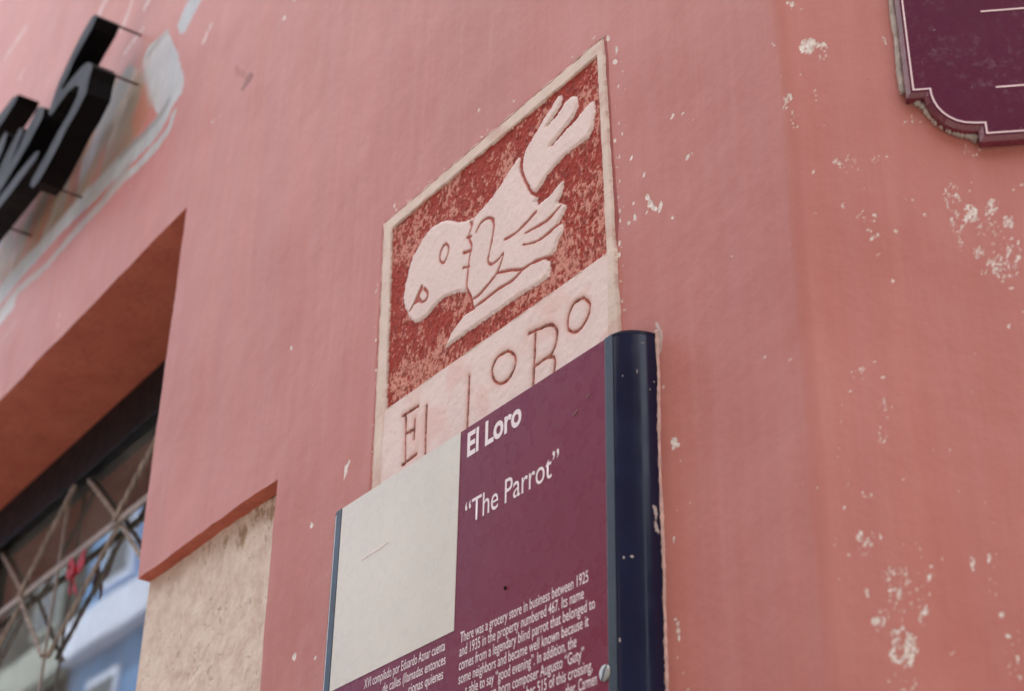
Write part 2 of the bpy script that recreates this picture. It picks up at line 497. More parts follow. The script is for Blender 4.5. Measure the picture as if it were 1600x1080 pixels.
MAT = dict(
    wall=mat_wall(), soffit=mat_soffit(), stone=mat_stone(), relief=mat_relief(), glass=mat_glass(), profile=mat_profile(),
    burgundy=mat_panel('burgundy_sign_face', (0.180, 0.027, 0.055), 0.3),
    white=mat_panel('cream_sign_face', (0.66, 0.63, 0.58), 0.12),
    plaque=mat_panel('wine_enamel', (0.090, 0.008, 0.032), 0.6, 0.10),
    print=simple_mat('pale_sign_lettering', (0.80, 0.70, 0.74), 0.5, var=0.05),
    line=simple_mat('pale_pink_line_paint', (0.80, 0.60, 0.62), 0.5, var=0.08),
    black=simple_mat('black_frame_paint', (0.006, 0.006, 0.007), 0.5, var=0.2, spec=0.15),
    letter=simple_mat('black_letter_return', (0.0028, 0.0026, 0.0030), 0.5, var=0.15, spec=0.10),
    face=simple_mat('letter_face_sky_tint', (0.065, 0.070, 0.085), 0.6, var=0.1, scale=4, spec=0.03),  # black letter fronts; grazing sky reflection put into the grey
    pin=simple_mat('rusty_steel_pin', (0.13, 0.075, 0.06), 0.6, 0.3, var=0.3, scale=60),
    iron=simple_mat('painted_wrought_iron', (0.30, 0.24, 0.205), 0.55, var=0.25, scale=30),
    screw=simple_mat('zinc_screw', (0.45, 0.46, 0.44), 0.35, 0.85, var=0.2, scale=150),
    caulk=simple_mat('grey_caulk', (0.42, 0.37, 0.34), 0.8, var=0.25, scale=60, bump=0.6, bscale=220, dist=0.002),
    paleseal=simple_mat('pale_pink_sealant', (0.62, 0.40, 0.36), 0.7, var=0.2, scale=60, bump=0.6, bscale=220, dist=0.002),
    ribbon=simple_mat('red_ribbon_cloth', (0.36, 0.010, 0.028), 0.6, var=0.2, scale=30),
    room=simple_mat('dark_shop_interior', (0.05, 0.045, 0.04), 0.8, var=0.3, scale=2),
    asphalt=simple_mat('pale_street_surface', (0.16, 0.15, 0.135), 0.9, var=0.25, scale=6, bump=0.8, bscale=150, dist=0.004),  # unseen street, made paler to bounce sunlight up to the soffit
    pave=simple_mat('concrete_paving', (0.36, 0.33, 0.29), 0.85, var=0.15, scale=3, bump=0.5, bscale=90, dist=0.003),
    kerb=simple_mat('kerb_concrete', (0.42, 0.40, 0.36), 0.85, var=0.15, scale=5, bump=0.5, bscale=90, dist=0.003),
    blue=simple_mat('blue_house_paint', (0.13, 0.27, 0.52), 0.7, var=0.12, scale=1.2),
    paleblue=simple_mat('pale_lavender_trim', (0.60, 0.68, 0.86), 0.7, var=0.06, scale=2),
    greyhouse=simple_mat('dark_weathered_render', (0.022, 0.022, 0.020), 0.9, var=0.5, scale=1.2),
    greytrim=simple_mat('grey_green_trim', (0.32, 0.35, 0.33), 0.8, var=0.1, scale=2),
    brownhouse=simple_mat('dark_brown_render', (0.075, 0.05, 0.038), 0.85, var=0.2, scale=1.0),
    strip_sheen=simple_mat('navy_strip_reflection', (0.022, 0.036, 0.055), 0.35, var=0.15, scale=12),  # flat front of the navy rail; its bluish reflection is painted in
    edge=simple_mat('wine_edge_bounce_lit', (0.135, 0.022, 0.040), 0.28, var=0.2, scale=30, spec=0.7),  # plaque's own wine paint, lightened for light bounced off the ground
    wood=simple_mat('brown_door_wood', (0.14, 0.07, 0.035), 0.6, var=0.25, scale=10),
    darkglass=simple_mat('dark_window_pane', (0.03, 0.04, 0.05), 0.08, var=0.1),
)

# ------------------------------------------------------------------ the corner house: facade sheet with its wear
ZT = 4.03       # window head
XJ = -3.475     # right jamb of the window
DW = 0.31       # depth of the reveal
ZN = 3.004      # head of the shallow recess beside the window
XN = -2.787     # its right edge
DN = 0.034      # its depth
XWL, ZWB = -6.6, 1.15    # window's far edge and sill (outside the picture)
ZNB = 0.9

def spaced(vals):
    v = np.unique(np.round(np.array(vals), 5)); return v
# columns follow the apparent size of the wall, so that every part is equally finely modelled
cols = [-14, -12, -10, -9, -8, -7.4, -7.0, -6.8, -6.6]
px = 0.0
xs = []
for px in np.arange(-60, 1262, 2.8):
    q = A(px, 540)
    if q[0] < XC - TL - 0.002: xs.append(q[0])
xs = [x for x in xs if x > -6.55]
cols += xs + [XJ, XN]
p0 = XC - TL
cols += list(p0 + np.linspace(0, ARC, 12))
for s in np.arange(TL + 0.003, 0.62, 0.0026): cols.append(p0 + ARC + s - TL)
cols += list(p0 + ARC + np.array([0.64, 0.68, 0.75, 0.9, 1.2, 1.6, 2.0, 2.4]))
PCOL = spaced(cols)
zs = [0.0, 0.3, 0.6, ZNB, ZWB, 1.5, 1.8, 1.95, 2.0]
zs += list(np.arange(2.03, 3.46, 0.0033)) + list(np.arange(3.46, 4.3, 0.0048)) + list(np.arange(4.3, 6.55, 0.0085))
zs += [6.6, 6.7, 6.85, 7.0, ZT, ZN]
ZROW = spaced(zs)
# keep columns / rows well spaced around the forced ones
def thin(a, forced, eps):
    keep = np.ones(len(a), bool)
    for f in forced:
        near = (np.abs(a - f) < eps) & (np.abs(a - f) > 1e-6)
        keep &= ~near
    return a[keep]
PCOL = thin(PCOL, [XJ, XN], 0.0018)
ZROW = thin(ZROW, [ZT, ZN], 0.0014)
P, Z = np.meshgrid(PCOL, ZROW)
X, Y, NX, NY = path_xyz(P)
chip = np.full(P.shape, -0.02)
fleck = np.zeros(P.shape)
smear = np.zeros(P.shape + (3,))
smear_a = np.zeros(P.shape)

def window_slice(c0, c1, r0, r1):
    j0 = max(np.searchsorted(PCOL, c0) - 1, 0); j1 = min(np.searchsorted(PCOL, c1) + 1, len(PCOL))
    i0 = max(np.searchsorted(ZROW, r0) - 1, 0); i1 = min(np.searchsorted(ZROW, r1) + 1, len(ZROW))
    return slice(i0, i1), slice(j0, j1)
def loc_frame(px, py):
    c = path_p(px, py)
    ex = (path_p(px + 2, py) - c) / 2; ey = (path_p(px, py + 2) - c) / 2
    return c, ex, ey
def add_chip(px, py, w, h=None, ang=0.0, jag=0.30, seed=None):
    """one flake of missing paint, w x h pixels of the photograph across"""
    r = random.Random(seed if seed is not None else int(px * 31 + py * 17))
    h = h or w
    c, ex, ey = loc_frame(px, py)
    n = 7 + int(max(w, h) / 8)
    pts = []
    for k in range(n):
        a = 2 * math.pi * k / n
        f = 1 + r.uniform(-jag, jag)
        dx = math.cos(a) * w / 2 * f; dy = math.sin(a) * h / 2 * f
        dx, dy = dx * math.cos(ang) - dy * math.sin(ang), dx * math.sin(ang) + dy * math.cos(ang)
        pts.append(c + ex * dx + ey * dy)
    add_chip_poly(pts)
def add_chip_poly(pts):
    pts = np.array(pts); mg = 0.008
    sl = window_slice(pts[:, 0].min() - mg, pts[:, 0].max() + mg, pts[:, 1].min() - mg, pts[:, 1].max() + mg)
    if sl[0].stop - sl[0].start < 2 or sl[1].stop - sl[1].start < 2: return
    d = -poly_sd(P[sl], Z[sl], pts)
    chip[sl] = np.maximum(chip[sl], np.clip(d, -0.02, 0.02) + 0.0006)
def add_cluster(px, py, w, h, n, smax=6, fl=0.8, seed=1, smin=2.0):
    r = random.Random(seed * 77 + int(px))
    for k in range(int(n * 0.95)):
        a = r.uniform(0, 2 * math.pi); q = math.sqrt(r.random())
        s = smin + (smax - smin) * r.random() ** 2.2
        add_chip(px + math.cos(a) * q * w / 2, py + math.sin(a) * q * h / 2, s, s * r.uniform(1.0, 2.0), r.uniform(-.4, .4), 0.4, seed=seed * 1000 + k)
    c, ex, ey = loc_frame(px, py)
    ru = abs(ex[0]) * w * 0.62; rv = abs(ey[1]) * h * 0.62
    sl = window_slice(c[0] - 2 * ru, c[0] + 2 * ru, c[1] - 2 * rv, c[1] + 2 * rv)
    d = ((P[sl] - c[0]) / ru) ** 2 + ((Z[sl] - c[1]) / rv) ** 2
    fleck[sl] = np.maximum(fleck[sl], fl * np.exp(-d * 1.1))
def add_smear(pxpoly, rgb, alpha=1.0, soft=0.012, smooth=True, rgb2=None, sc=0.08):
    pts = [path_p(*q) for q in pxpoly]
    pts = np.array(pts)
    sl = window_slice(pts[:, 0].min() - 3 * soft, pts[:, 0].max() + 3 * soft, pts[:, 1].min() - 3 * soft, pts[:, 1].max() + 3 * soft)
    d = poly_sd(P[sl], Z[sl], pts)
    a = alpha * sstep(soft, -soft, d)
    col = np.array(rgb)[None, None, :] * np.ones(d.shape + (1,))
    if rgb2 is not None:
        t = sstep(0.38, 0.62, fbm(P[sl], Z[sl], sc, sc * 2.2, 5))[..., None]
        col = col * (1 - t) + np.array(rgb2) * t
    w = a[..., None]
    cur = smear_a[sl][..., None]
    smear[sl] = np.where(cur < 0.02, col, smear[sl] * (1 - w) + col * w)
    smear_a[sl] = np.maximum(smear_a[sl], a)
def add_stroke(pxline, rgb, halfw, alpha=1.0, soft=0.01, rgb2=None):
    """painted stroke along a line, half width in metres"""
    pts = smooth_line([path_p(*q) for q in pxline], 4)
    pts = np.array(pts); mg = halfw + 3 * soft
    sl = window_slice(pts[:, 0].min() - mg, pts[:, 0].max() + mg, pts[:, 1].min() - mg, pts[:, 1].max() + mg)
    d = line_d(P[sl], Z[sl], pts)
    vw = halfw * (0.7 + 0.6 * fbm(P[sl], Z[sl], 0.25, 0.25, 9))
    a = alpha * sstep(soft, -soft, d - vw)
    col = np.array(rgb)[None, None, :] * np.ones(d.shape + (1,))
    if rgb2 is not None:
        t = sstep(0.4, 0.6, fbm(P[sl], Z[sl], 0.15, 0.2, 15))[..., None]
        col = col * (1 - t) + np.array(rgb2) * t
    w = a[..., None]; cur = smear_a[sl][..., None]
    smear[sl] = np.where(cur < 0.02, col, smear[sl] * (1 - w) + col * w)
    smear_a[sl] = np.maximum(smear_a[sl], a)

# --- where older coats show behind the black letters
GREY = (0.42, 0.44, 0.47); GREY2 = (0.27, 0.25, 0.24); OCH = (0.30, 0.19, 0.11); OR = (0.42, 0.13, 0.07); OLV = (0.24, 0.18, 0.11)
LIL = (0.38, 0.36, 0.42); PALE = (0.60, 0.40, 0.36)
area = [(219, 107), (205, 118), (178, 122), (150, 200), (100, 270), (52, 330), (20, 372), (-60, 470), (-60, 560), (0, 445), (60, 385), (120, 320), (170, 265), (205, 225), (228, 190), (238, 160), (232, 120)]
add_smear(area, OR, 0.80, 0.05, rgb2=OCH, sc=0.10)
for (a_, b_, c_, d_, col, hw) in [
        (205, 120, 178, 175, (0.52, 0.34, 0.27), 0.030), (196, 128, 160, 190, GREY2, 0.055), (178, 165, 148, 232, GREY2, 0.040),
        (190, 170, 160, 235, (0.50, 0.37, 0.28), 0.035), (150, 220, 132, 262, LIL, 0.050), (170, 205, 152, 258, OCH, 0.03), (158, 245, 138, 305, OR, 0.035),
        (122, 265, 112, 310, (0.33, 0.10, 0.09), 0.028), (134, 255, 122, 300, GREY2, 0.02), (104, 285, 96, 320, GREY2, 0.03), (70, 305, 52, 370, OCH, 0.045), (60, 310, 54, 345, OR, 0.028),
        (88, 320, 70, 365, (0.36, 0.30, 0.25), 0.035), (45, 345, 25, 402, OLV, 0.035), (30, 365, 14, 420, OR, 0.04), (50, 365, 35, 405, OR, 0.04), (10, 380, -8, 440, OCH, 0.06), (20, 400, 10, 440, (0.45, 0.33, 0.26), .02),
        (0, 372, -20, 420, GREY2, 0.06), (-10, 420, -30, 470, OLV, 0.05)]:
    add_stroke([(a_, b_), ((a_ + c_) / 2 + 1, (b_ + d_) / 2), (c_, d_)], col, hw, 0.95, 0.018)
add_smear([(221, 95), (232, 72), (246, 60), (262, 46), (268, 60), (276, 80), (284, 105), (289, 128), (284, 146), (274, 160), (262, 176), (248, 186), (240, 170), (232, 150), (226, 125)], GREY, 1.0, 0.025, rgb2=(0.47, 0.47, 0.49))
add_stroke([(262, 50), (244, 68), (230, 88)], (0.25, 0.20, 0.19), 0.012, 0.8, 0.012)
add_smear([(296, 0), (318, -6), (310, 12), (300, 30), (290, 50), (282, 54), (278, 40), (286, 20)], GREY, 1.0, 0.03)
add_stroke([(268, 150), (256, 180), (238, 205), (205, 240), (175, 268), (148, 298), (118, 328), (90, 358), (60, 392), (30, 424), (0, 462), (-40, 510)], (0.47, 0.47, 0.48), 0.043, 1.0, 0.018, rgb2=(0.40, 0.42, 0.43))
add_stroke([(262, 160), (246, 185), (225, 208), (205, 226), (186, 246)], (0.22, 0.20, 0.20), 0.016, 0.9, 0.014)
add_stroke([(272, 178), (262, 205), (240, 232), (212, 262), (196, 276)], (0.42, 0.40, 0.39), 0.020, 0.9, 0.02)
add_stroke([(196, 276), (170, 305), (140, 338), (108, 374), (88, 398), (60, 428), (30, 452), (0, 490)], (0.43, 0.36, 0.33), 0.022, 0.85, 0.022)
add_stroke([(198, 262), (176, 290), (160, 312)], (0.30, 0.24, 0.23), 0.018, 0.8, 0.02)
add_stroke([(20, 475), (6, 492), (-10, 512)], (0.52, 0.50, 0.50), 0.030, 0.9, 0.02)
for l_, hw in [([(172, -10), (158, 14), (154, 28)], 0.022), ([(206, 0), (196, 30), (190, 44)], 0.022), ([(236, -6), (226, 10)], 0.02), ([(222, 45), (205, 68), (192, 88)], 0.014),
               ([(42, 40), (30, 70), (20, 85)], 0.02), ([(48, 68), (40, 80)], 0.014), ([(38, 108), (30, 124)], 0.018), ([(232, 96), (212, 112)], 0.012), ([(95, 490), (90, 512)], 0.016),
               ([(330, 190), (346, 178)], 0.012), ([(204, 288), (198, 302)], 0.010), ([(330, 40), (318, 66)], 0.02), ([(30, 500), (12, 522), (0, 545)], 0.012), ([(340, 90), (352, 104)], .01)]:
    add_stroke(l_, PALE, hw, 0.62, 0.02)
# broken plug hole with a rusty print, upper left of the relief
add_smear([(366, 101), (372, 104), (384, 112), (384, 120), (378, 122), (368, 118)], (0.40, 0.11, 0.08), 0.95, 0.006)
add_smear([(384, 120), (392, 112), (397, 118), (392, 126), (386, 134), (378, 144), (376, 140), (382, 128)], (0.26, 0.045, 0.03), 1.0, 0.006)
# the relief's right side: shadow gap painted on as dark red, and raw edge
add_smear([(944, 60), (949, 66), (951, 100), (954, 160), (958, 230), (963, 290), (968, 340), (966, 375), (962, 395), (956, 360), (950, 280), (946, 180), (943, 110)], (0.30, 0.035, 0.03), 1.0, 0.0025)
for (x_, y_, w_, h_) in [(950, 60, 5, 9), (963, 78, 4, 14), (961, 96, 7, 9), (966, 135, 3, 5), (960, 220, 4, 6), (967, 245, 3, 8), (964, 262, 4, 5), (968, 283, 3, 4), (966, 308, 3, 6), (968, 330, 3, 9),
                        (969, 345, 3, 8), (968, 380, 4, 10), (967, 398, 5, 10), (970, 440, 3, 5), (972, 470, 3, 6), (976, 484, 4, 4), (990, 318, 4, 6)]:
    add_chip(x_, y_, w_, h_)
add_cluster(970, 260, 20, 340, 22, 2.6, 0.3, seed=3, smin=1.2)
# scratches and flakes to the right of the relief
for t_ in [(1050, 181, 4, 9, .6), (1066, 177, 3.5, 4, 0), (1082, 187, 2.5, 3, 0), (972, 209, 3, 5, 0), (986, 247, 3.5, 9, .35), (1006, 273, 3, 9, .1), (1073, 246, 4.5, 11, .35), (1080, 239, 3.5, 3.5, 0),
           (1012, 308, 7, 9, 0), (1016, 318, 9, 12, .0), (1022, 325, 7, 14, -.5), (1031, 324, 5, 17, .15), (1011, 332, 3, 8, .3), (992, 340, 4.5, 11, 0), (983, 348, 5, 6, 0), (1050, 340, 5, 6, 0), (961, 220, 3, 7, 0),
           (1054, 689, 9, 12, 0.3), (1059, 696, 6, 8, 0.5), (1052, 700, 4, 6, 0), (1063, 719, 2.5, 4, 0), (1079, 785, 3, 6, .2), (1058, 797, 2, 3, 0), (1053, 843, 3, 11, .1), (1056, 968, 4, 5, 0),
           (1060, 975, 5, 8, -.3), (1061, 985, 7, 7, 0), (1062, 996, 4, 12, 0), (1059, 1027, 2.5, 3, 0), (1067, 1027, 2.5, 3, 0), (1068, 1052, 2.5, 5, -.4), (1076, 1078, 3, 6, 0), (1037, 605, 4, 6, 0),
           (748, 172, 3.5, 7, .3), (803, 158, 3.5, 5, .3), (575, 214, 3, 4, 0), (443, 28, 5, 8, .3), (459, 0, 5, 5, 0), (541, 736, 5, 26, .15), (546, 722, 4, 7, 0), (487, 820, 4, 14, .15), (459, 1026, 6, 14, .3), (491, 1028, 4, 9, .1),
           (453, 543, 4, 6, 0), (472, 583, 2, 3, 0), (616, 322, 2.5, 9, .2), (1195, 557, 3, 6, .5), (1143, 400, 2, 3, 0)]:
    add_chip(t_[0], t_[1], t_[2], t_[3], t_[4])
add_smear([(1026, 515), (1020, 500), (1028, 503), (1036, 520), (1034, 548), (1030, 560), (1028, 540)], (0.56, 0.42, 0.40), 0.9, 0.006)
# along the relief's upper edge and left edge
for k in range(17):
    t_ = rnd.random()
    add_chip(600 + 340 * t_ - 2 + rnd.uniform(-3, 2), 350 - 295 * t_ - 4 + rnd.uniform(-3, 3), rnd.uniform(1.5, 4), rnd.uniform(1.5, 4))
for k in range(10):
    t_ = rnd.random()
    add_chip(596 - 18 * t_ + rnd.uniform(-4, 2), 352 + 400 * t_, rnd.uniform(1.5, 4), rnd.uniform(2, 7))
# the chamfer wall
K = 2.7
for t_ in [(230, 190, 78, 60, 60, 7, .9), (205, 205, 36, 40, 24, 9, .8), (285, 215, 40, 80, 20, 5, .7), (135, 405, 40, 40, 22, 7, .7), (120, 445, 24, 40, 8, 4, .5), (165, 500, 40, 90, 12, 3.2, .5), (250, 405, 20, 60, 7, 3, .3),
           (660, 495, 100, 60, 12, 3.5, .55), (905, 630, 90, 60, 12, 3.5, .6), (385, 690, 110, 90, 26, 4, .7), (530, 680, 120, 60, 8, 3, .45), (470, 915, 90, 60, 12, 4, .35), (500, 985, 60, 60, 6, 5, .3),
           (830, 830, 70, 130, 24, 5, .85), (850, 940, 60, 90, 22, 6, .8), (905, 900, 50, 80, 30, 8, .85), (1000, 880, 70, 90, 26, 6, .85), (1070, 935, 60, 50, 22, 7, .8), (980, 960, 130, 100, 30, 4, .8), (1060, 1040, 130, 90, 24, 5, .7),
           (950, 1060, 60, 60, 14, 5, .6), (860, 1020, 30, 80, 10, 4, .5), (180, 25, 70, 50, 9, 3, .4), (150, 10, 30, 20, 5, 5, .4)]:
    add_cluster(1180 + t_[0] / K, t_[1] / K, t_[2] / K, t_[3] / K, t_[4], t_[5] * 0.8, t_[6], seed=int(t_[0]) + 5, smin=1.3)
for t_ in [(545, 168, 5, 26, -.35), (75, 186, 3, 6, 0), (190, 310, 6, 5, 0), (100, 308, 4, 6, 0), (245, 722, 3, 13, .3), (370, 868, 4, 15, -.1), (255, 898, 9, 5, 0), (505, 910, 7, 7, 0), (502, 932, 4, 3, 0), (595, 975, 9, 10, 0),
           (515, 990, 4, 11, .6), (715, 905, 6, 9, 0), (665, 840, 8, 4, 0), (635, 840, 3, 3, 0), (518, 1073, 7, 5, 0), (830, 950, 3.5, 14, -.5), (460, 792, 3, 3, 0), (555, 657, 5, 5, 0), (905, 805, 5, 8, .2), (1125, 775, 7, 9, -.4),
           (915, 768, 3, 3, 0), (1090, 797, 5, 5, 0), (905, 912, 9, 14, 0), (1070, 940, 12, 7, .4), (360, 760, 2, 3, 0), (293, 528, 4, 3, 0)]:
    add_chip(1180 + t_[0] / K, t_[1] / K, t_[2] * .62, t_[3] * .62, t_[4])
K = 1.588
for t_ in [(620, 20, 90, 70, 46, 6, .95), (590, 35, 60, 40, 20, 5, .8), (250, 290, 50, 50, 12, 3, .4), (320, 375, 36, 60, 12, 3.5, .45), (315, 440, 26, 50, 12, 3.5, .5), (285, 700, 70, 50, 26, 7, .85), (275, 600, 60, 30, 8, 3.5, .4),
           (270, 740, 40, 30, 8, 4, .5), (360, 840, 60, 130, 30, 6, .8), (340, 790, 60, 40, 20, 6, .8), (365, 970, 80, 90, 50, 9, .95), (310, 905, 50, 60, 20, 8, .8), (415, 890, 30, 60, 12, 8, .6), (390, 720, 50, 50, 8, 3, .4),
           (400, 820, 70, 160, 22, 4, .6), (375, 1050, 80, 60, 16, 4, .6), (540, 765, 20, 40, 8, 5, .4), (590, 800, 30, 160, 10, 3, .3), (640, 980, 40, 160, 16, 4, .4), (435, 790, 20, 60, 6, 4, .3), (130, 570, 60, 20, 5, 3, .4),
           (210, 560, 140, 500, 10, 3, .12), (520, 560, 240, 500, 8, 2.6, .10)]:
    add_cluster(1180 + t_[0] / K, 400 + t_[1] / K, t_[2] / K, t_[3] / K, t_[4], t_[5] * 0.8, t_[6], seed=int(t_[0]) + 91, smin=1.3)
for t_ in [(636, 78, 9, 6, 0), (615, 62, 5, 4, 0), (342, 60, 4, 8, 0), (630, 174, 6, 7, 0), (319, 302, 7, 5, .4), (235, 336, 5, 4, 0), (297, 262, 4, 3, 0), (310, 460, 6, 4, 0), (483, 482, 5, 5, 0), (357, 842, 9, 22, 0), (421, 888, 11, 12, 0),
           (305, 905, 9, 12, 0), (378, 965, 12, 28, .1), (368, 1000, 6, 22, .3), (278, 838, 6, 16, -.3), (580, 752, 6, 22, 0), (538, 772, 5, 18, -.2), (611, 893, 9, 11, 0), (627, 945, 9, 9, .4), (656, 1045, 5, 12, -.5), (650, 998, 5, 9, 0),
           (488, 986, 9, 4, -.3), (220, 628, 4, 12, .3), (433, 798, 6, 8, 0), (86, 256, 3, 9, .8), (262, 690, 5, 14, 0), (545, 243, 3, 3, 0), (504, 586, 3, 4, 0), (664, 137, 3, 5, 0), (470, 231, 4, 2, 0), (197, 718, 5, 4, 0), (232, 743, 7, 4, .5),
           (388, 1075, 5, 5, 0), (332, 1055, 5, 6, 0), (368, 556, 4, 3, 0)]:
    add_chip(1180 + t_[0] / K, 400 + t_[1] / K, t_[2] * .8, t_[3] * .8, t_[4])
# long hairline drip on the plaster just before the arris
add_stroke([(1172, 380), (1190, 560), (1206, 780), (1220, 960), (1228, 1080)], (0.56, 0.28, 0.26), 0.0012, 0.5, 0.0014)

# gentle hand-plastered unevenness, real geometry
lump = (fbm(P, Z, 0.55, 0.45, 21, 3) - 0.5) * 0.010 + (fbm(P, Z, 0.09, 0.12, 33, 3) - 0.5) * 0.0022
edge = np.minimum(np.abs(P - XN), np.abs(P - XJ))
lump -= np.clip(chip, 0, 0.0015) * 0.35
# the plaster lies flat round the relief and the sign and is cut back behind the relief
near = poly_sd(P, Z, [A(598, 348), A(941, 55), A(972, 560), A(576, 800)])
lump *= sstep(0.0, 0.10, near)
lump += -0.014 * sstep(-0.006, -0.012, near) * (Z > 2.78)
sdx = np.hypot(np.maximum(np.maximum(-2.48 - P, P - (-1.60)), 0), np.maximum(Z - 2.80, 0)) + 0.2 * sstep(2.80, 2.86, Z) * (near < 0)
lump *= 0.25 + 0.75 * sstep(0.0, 0.10, np.maximum(sdx, 0) + 0.0)
X = X + NX * lump; Y = Y + NY * lump
# hand-worn arrises round the window and the recess
def worn(p, z):
    w = lambda t, sd_, s_: (fbm(t, t * 0 + 1.0, s_, 1.0, sd_, 4) - 0.5) * 0.012
    dx = w(z, 101, 0.16) * np.exp(-np.abs(p - XJ) / 0.02) * sstep(ZT + 0.03, ZT - 0.02, z)
    dx = dx + w(z, 103, 0.10) * np.exp(-np.abs(p - XN) / 0.02) * sstep(ZN + 0.03, ZN - 0.02, z)
    dz = w(p, 105, 0.20) * np.exp(-np.abs(z - ZT) / 0.02) * sstep(XJ + 0.03, XJ - 0.02, p)
    dz = dz + w(p, 107, 0.09) * 0.8 * np.exp(-np.abs(z - ZN) / 0.02) * sstep(XN + 0.03, XN - 0.02, p) * sstep(XJ - 0.03, XJ + 0.02, p)
    return dx, dz
wx_, wz_ = worn(P, Z)
X = X + wx_; Zg = Z + wz_
# window head and the recess have softly worn arrises: pull the boundary lines in by a hair
CP = (PCOL[:-1] + PCOL[1:]) / 2; CZ = (ZROW[:-1] + ZROW[1:]) / 2
cp, cz = np.meshgrid(CP, CZ)
hole = ((cp > XWL) & (cp < XJ) & (cz < ZT) & (cz > ZWB)) | ((cp > XJ) & (cp < XN) & (cz < ZN) & (cz > ZNB))
house = empty('corner_house', (-3.0, 2.5, 0), 'faded pink corner house with worn plaster and a barred window', 'house')
me, used = grid_mesh('facade', X, Y, Zg, ~hole)
add_attr(me, 'chip', chip.ravel()[used]); add_attr(me, 'fleck', fleck.ravel()[used]); add_attr(me, 'smear_a', smear_a.ravel()[used])
add_col(me, 'smear', smear.reshape(-1, 3)[used])
link('plaster_wall', me, MAT['wall'], house)

def edge_z(xq, z):      # wall surface y at the head line, to butt the reveals on it
    i = np.searchsorted(ZROW, z); i = min(i, len(ZROW) - 1)
    return np.interp(xq, PCOL, Y[i])
def edge_x(zq, x):
    j = np.searchsorted(PCOL, x - 1e-4)
    return np.interp(zq, ZROW, Y[:, j])
# window head (soffit) and jambs
xx = PCOL[(PCOL >= XWL - 1e-6) & (PCOL <= XJ + 1e-6)]
def reveal_h(x_arr, z, depth, nd=14, wob=0.0, zw=None):
    dd = np.linspace(0, 1, nd)
    XX, DD = np.meshgrid(x_arr, dd)
    yf = edge_z(XX, z)
    YY = yf + (WY + depth - yf) * DD
    ZZ = z + (fbm(XX, YY, 0.25, 0.25, 41, 3) - 0.5) * wob * np.sin(np.pi * np.clip(DD * 1.0, 0, 1))
    dx, dz = worn(XX, np.full(XX.shape, z))
    return XX + dx * (1 - DD), YY, ZZ + dz * (1 - DD)
XX, YY, ZZ = reveal_h(xx, ZT, DW, 40, 0.014)
me, _ = grid_mesh('soffit', XX, YY, ZZ)
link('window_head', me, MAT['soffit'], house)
zz = ZROW[(ZROW >= ZWB - 1e-6) & (ZROW <= ZT + 1e-6)]
def reveal_v(z_arr, x, depth, nd=8):
    dd = np.linspace(0, 1, nd)
    ZZ, DD = np.meshgrid(z_arr, dd)
    yf = edge_x(ZZ, x)
    dx, dz = worn(np.full(ZZ.shape, x), ZZ)
    return x + dx * (1 - DD), yf + (WY + depth - yf) * DD, ZZ + dz * (1 - DD)
zj = zz[zz >= ZN - 1e-6]
me, _ = grid_mesh('jamb', *reveal_v(zj, XJ, DW)); link('window_jamb', me, MAT['wall'], house)
me = mesh_py('jamb', [(XJ, WY + DN, ZNB), (XJ, WY + DW, ZNB), (XJ, WY + DW, ZN), (XJ, WY + DN, ZN)], [(0, 1, 2, 3)]); link('window_jamb', me, MAT['stone'], house)
me = mesh_py('jamb', [(XWL, WY, ZWB), (XWL, WY + DW, ZWB), (XWL, WY + DW, ZT), (XWL, WY, ZT)], [(0, 1, 2, 3)]); link('window_jamb', me, MAT['wall'], house)
box('window_sill', (XWL, WY - 0.03, ZWB - 0.12), (XJ, WY + DW, ZWB), MAT['stone'], house, 0.01)
# shallow recess: bare cream plaster
xr = PCOL[(PCOL >= XJ - 1e-6) & (PCOL <= XN + 1e-6)]
XX, YY, ZZ = reveal_h(xr, ZN, DN, 6, 0.0)
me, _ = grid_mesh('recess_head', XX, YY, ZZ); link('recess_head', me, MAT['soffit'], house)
zr = ZROW[(ZROW >= ZNB - 1e-6) & (ZROW <= ZN + 1e-6)]
me, _ = grid_mesh('recess_side', *reveal_v(zr, XN, DN, 4)); link('recess_side', me, MAT['wall'], house)
XX, ZZ = np.meshgrid(np.linspace(XJ, XN, 190), np.linspace(2.0, ZN, 260))
rel = (fbm(XX, ZZ, 0.07, 0.09, 51, 5) - 0.5) * 0.012
rel *= sstep(0, 0.01, XX - XJ)
YY = WY + DN + rel - 0.001
grime = np.zeros(XX.shape)
for (gx, gy, r_, s_) in [(428, 795, 0.07, 1.0), (405, 800, 0.06, 0.9), (380, 838, 0.035, 1.4), (420, 830, .04, .8), (325, 860, 0.04, 0.8), (355, 842, 0.05, 0.8), (285, 890, .03, .5), (240, 1055, .03, .35), (300, 1050, .04, .35)]:
    q = A(gx, gy, -DN)
    grime = np.maximum(grime, s_ * np.exp(-(((XX - q[0]) / r_) ** 2 + ((ZZ - q[1]) / r_) ** 2)))
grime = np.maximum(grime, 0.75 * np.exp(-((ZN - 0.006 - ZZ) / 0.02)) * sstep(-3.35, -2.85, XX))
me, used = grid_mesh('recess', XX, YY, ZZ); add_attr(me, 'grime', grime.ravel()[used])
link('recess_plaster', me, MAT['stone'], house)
me = mesh_py('r', [(XJ, WY + DN, ZNB), (XN, WY + DN, ZNB), (XN, WY + DN, 2.0), (XJ, WY + DN, 2.0)], [(0, 1, 2, 3)]); link('recess_plaster', me, MAT['stone'], house)
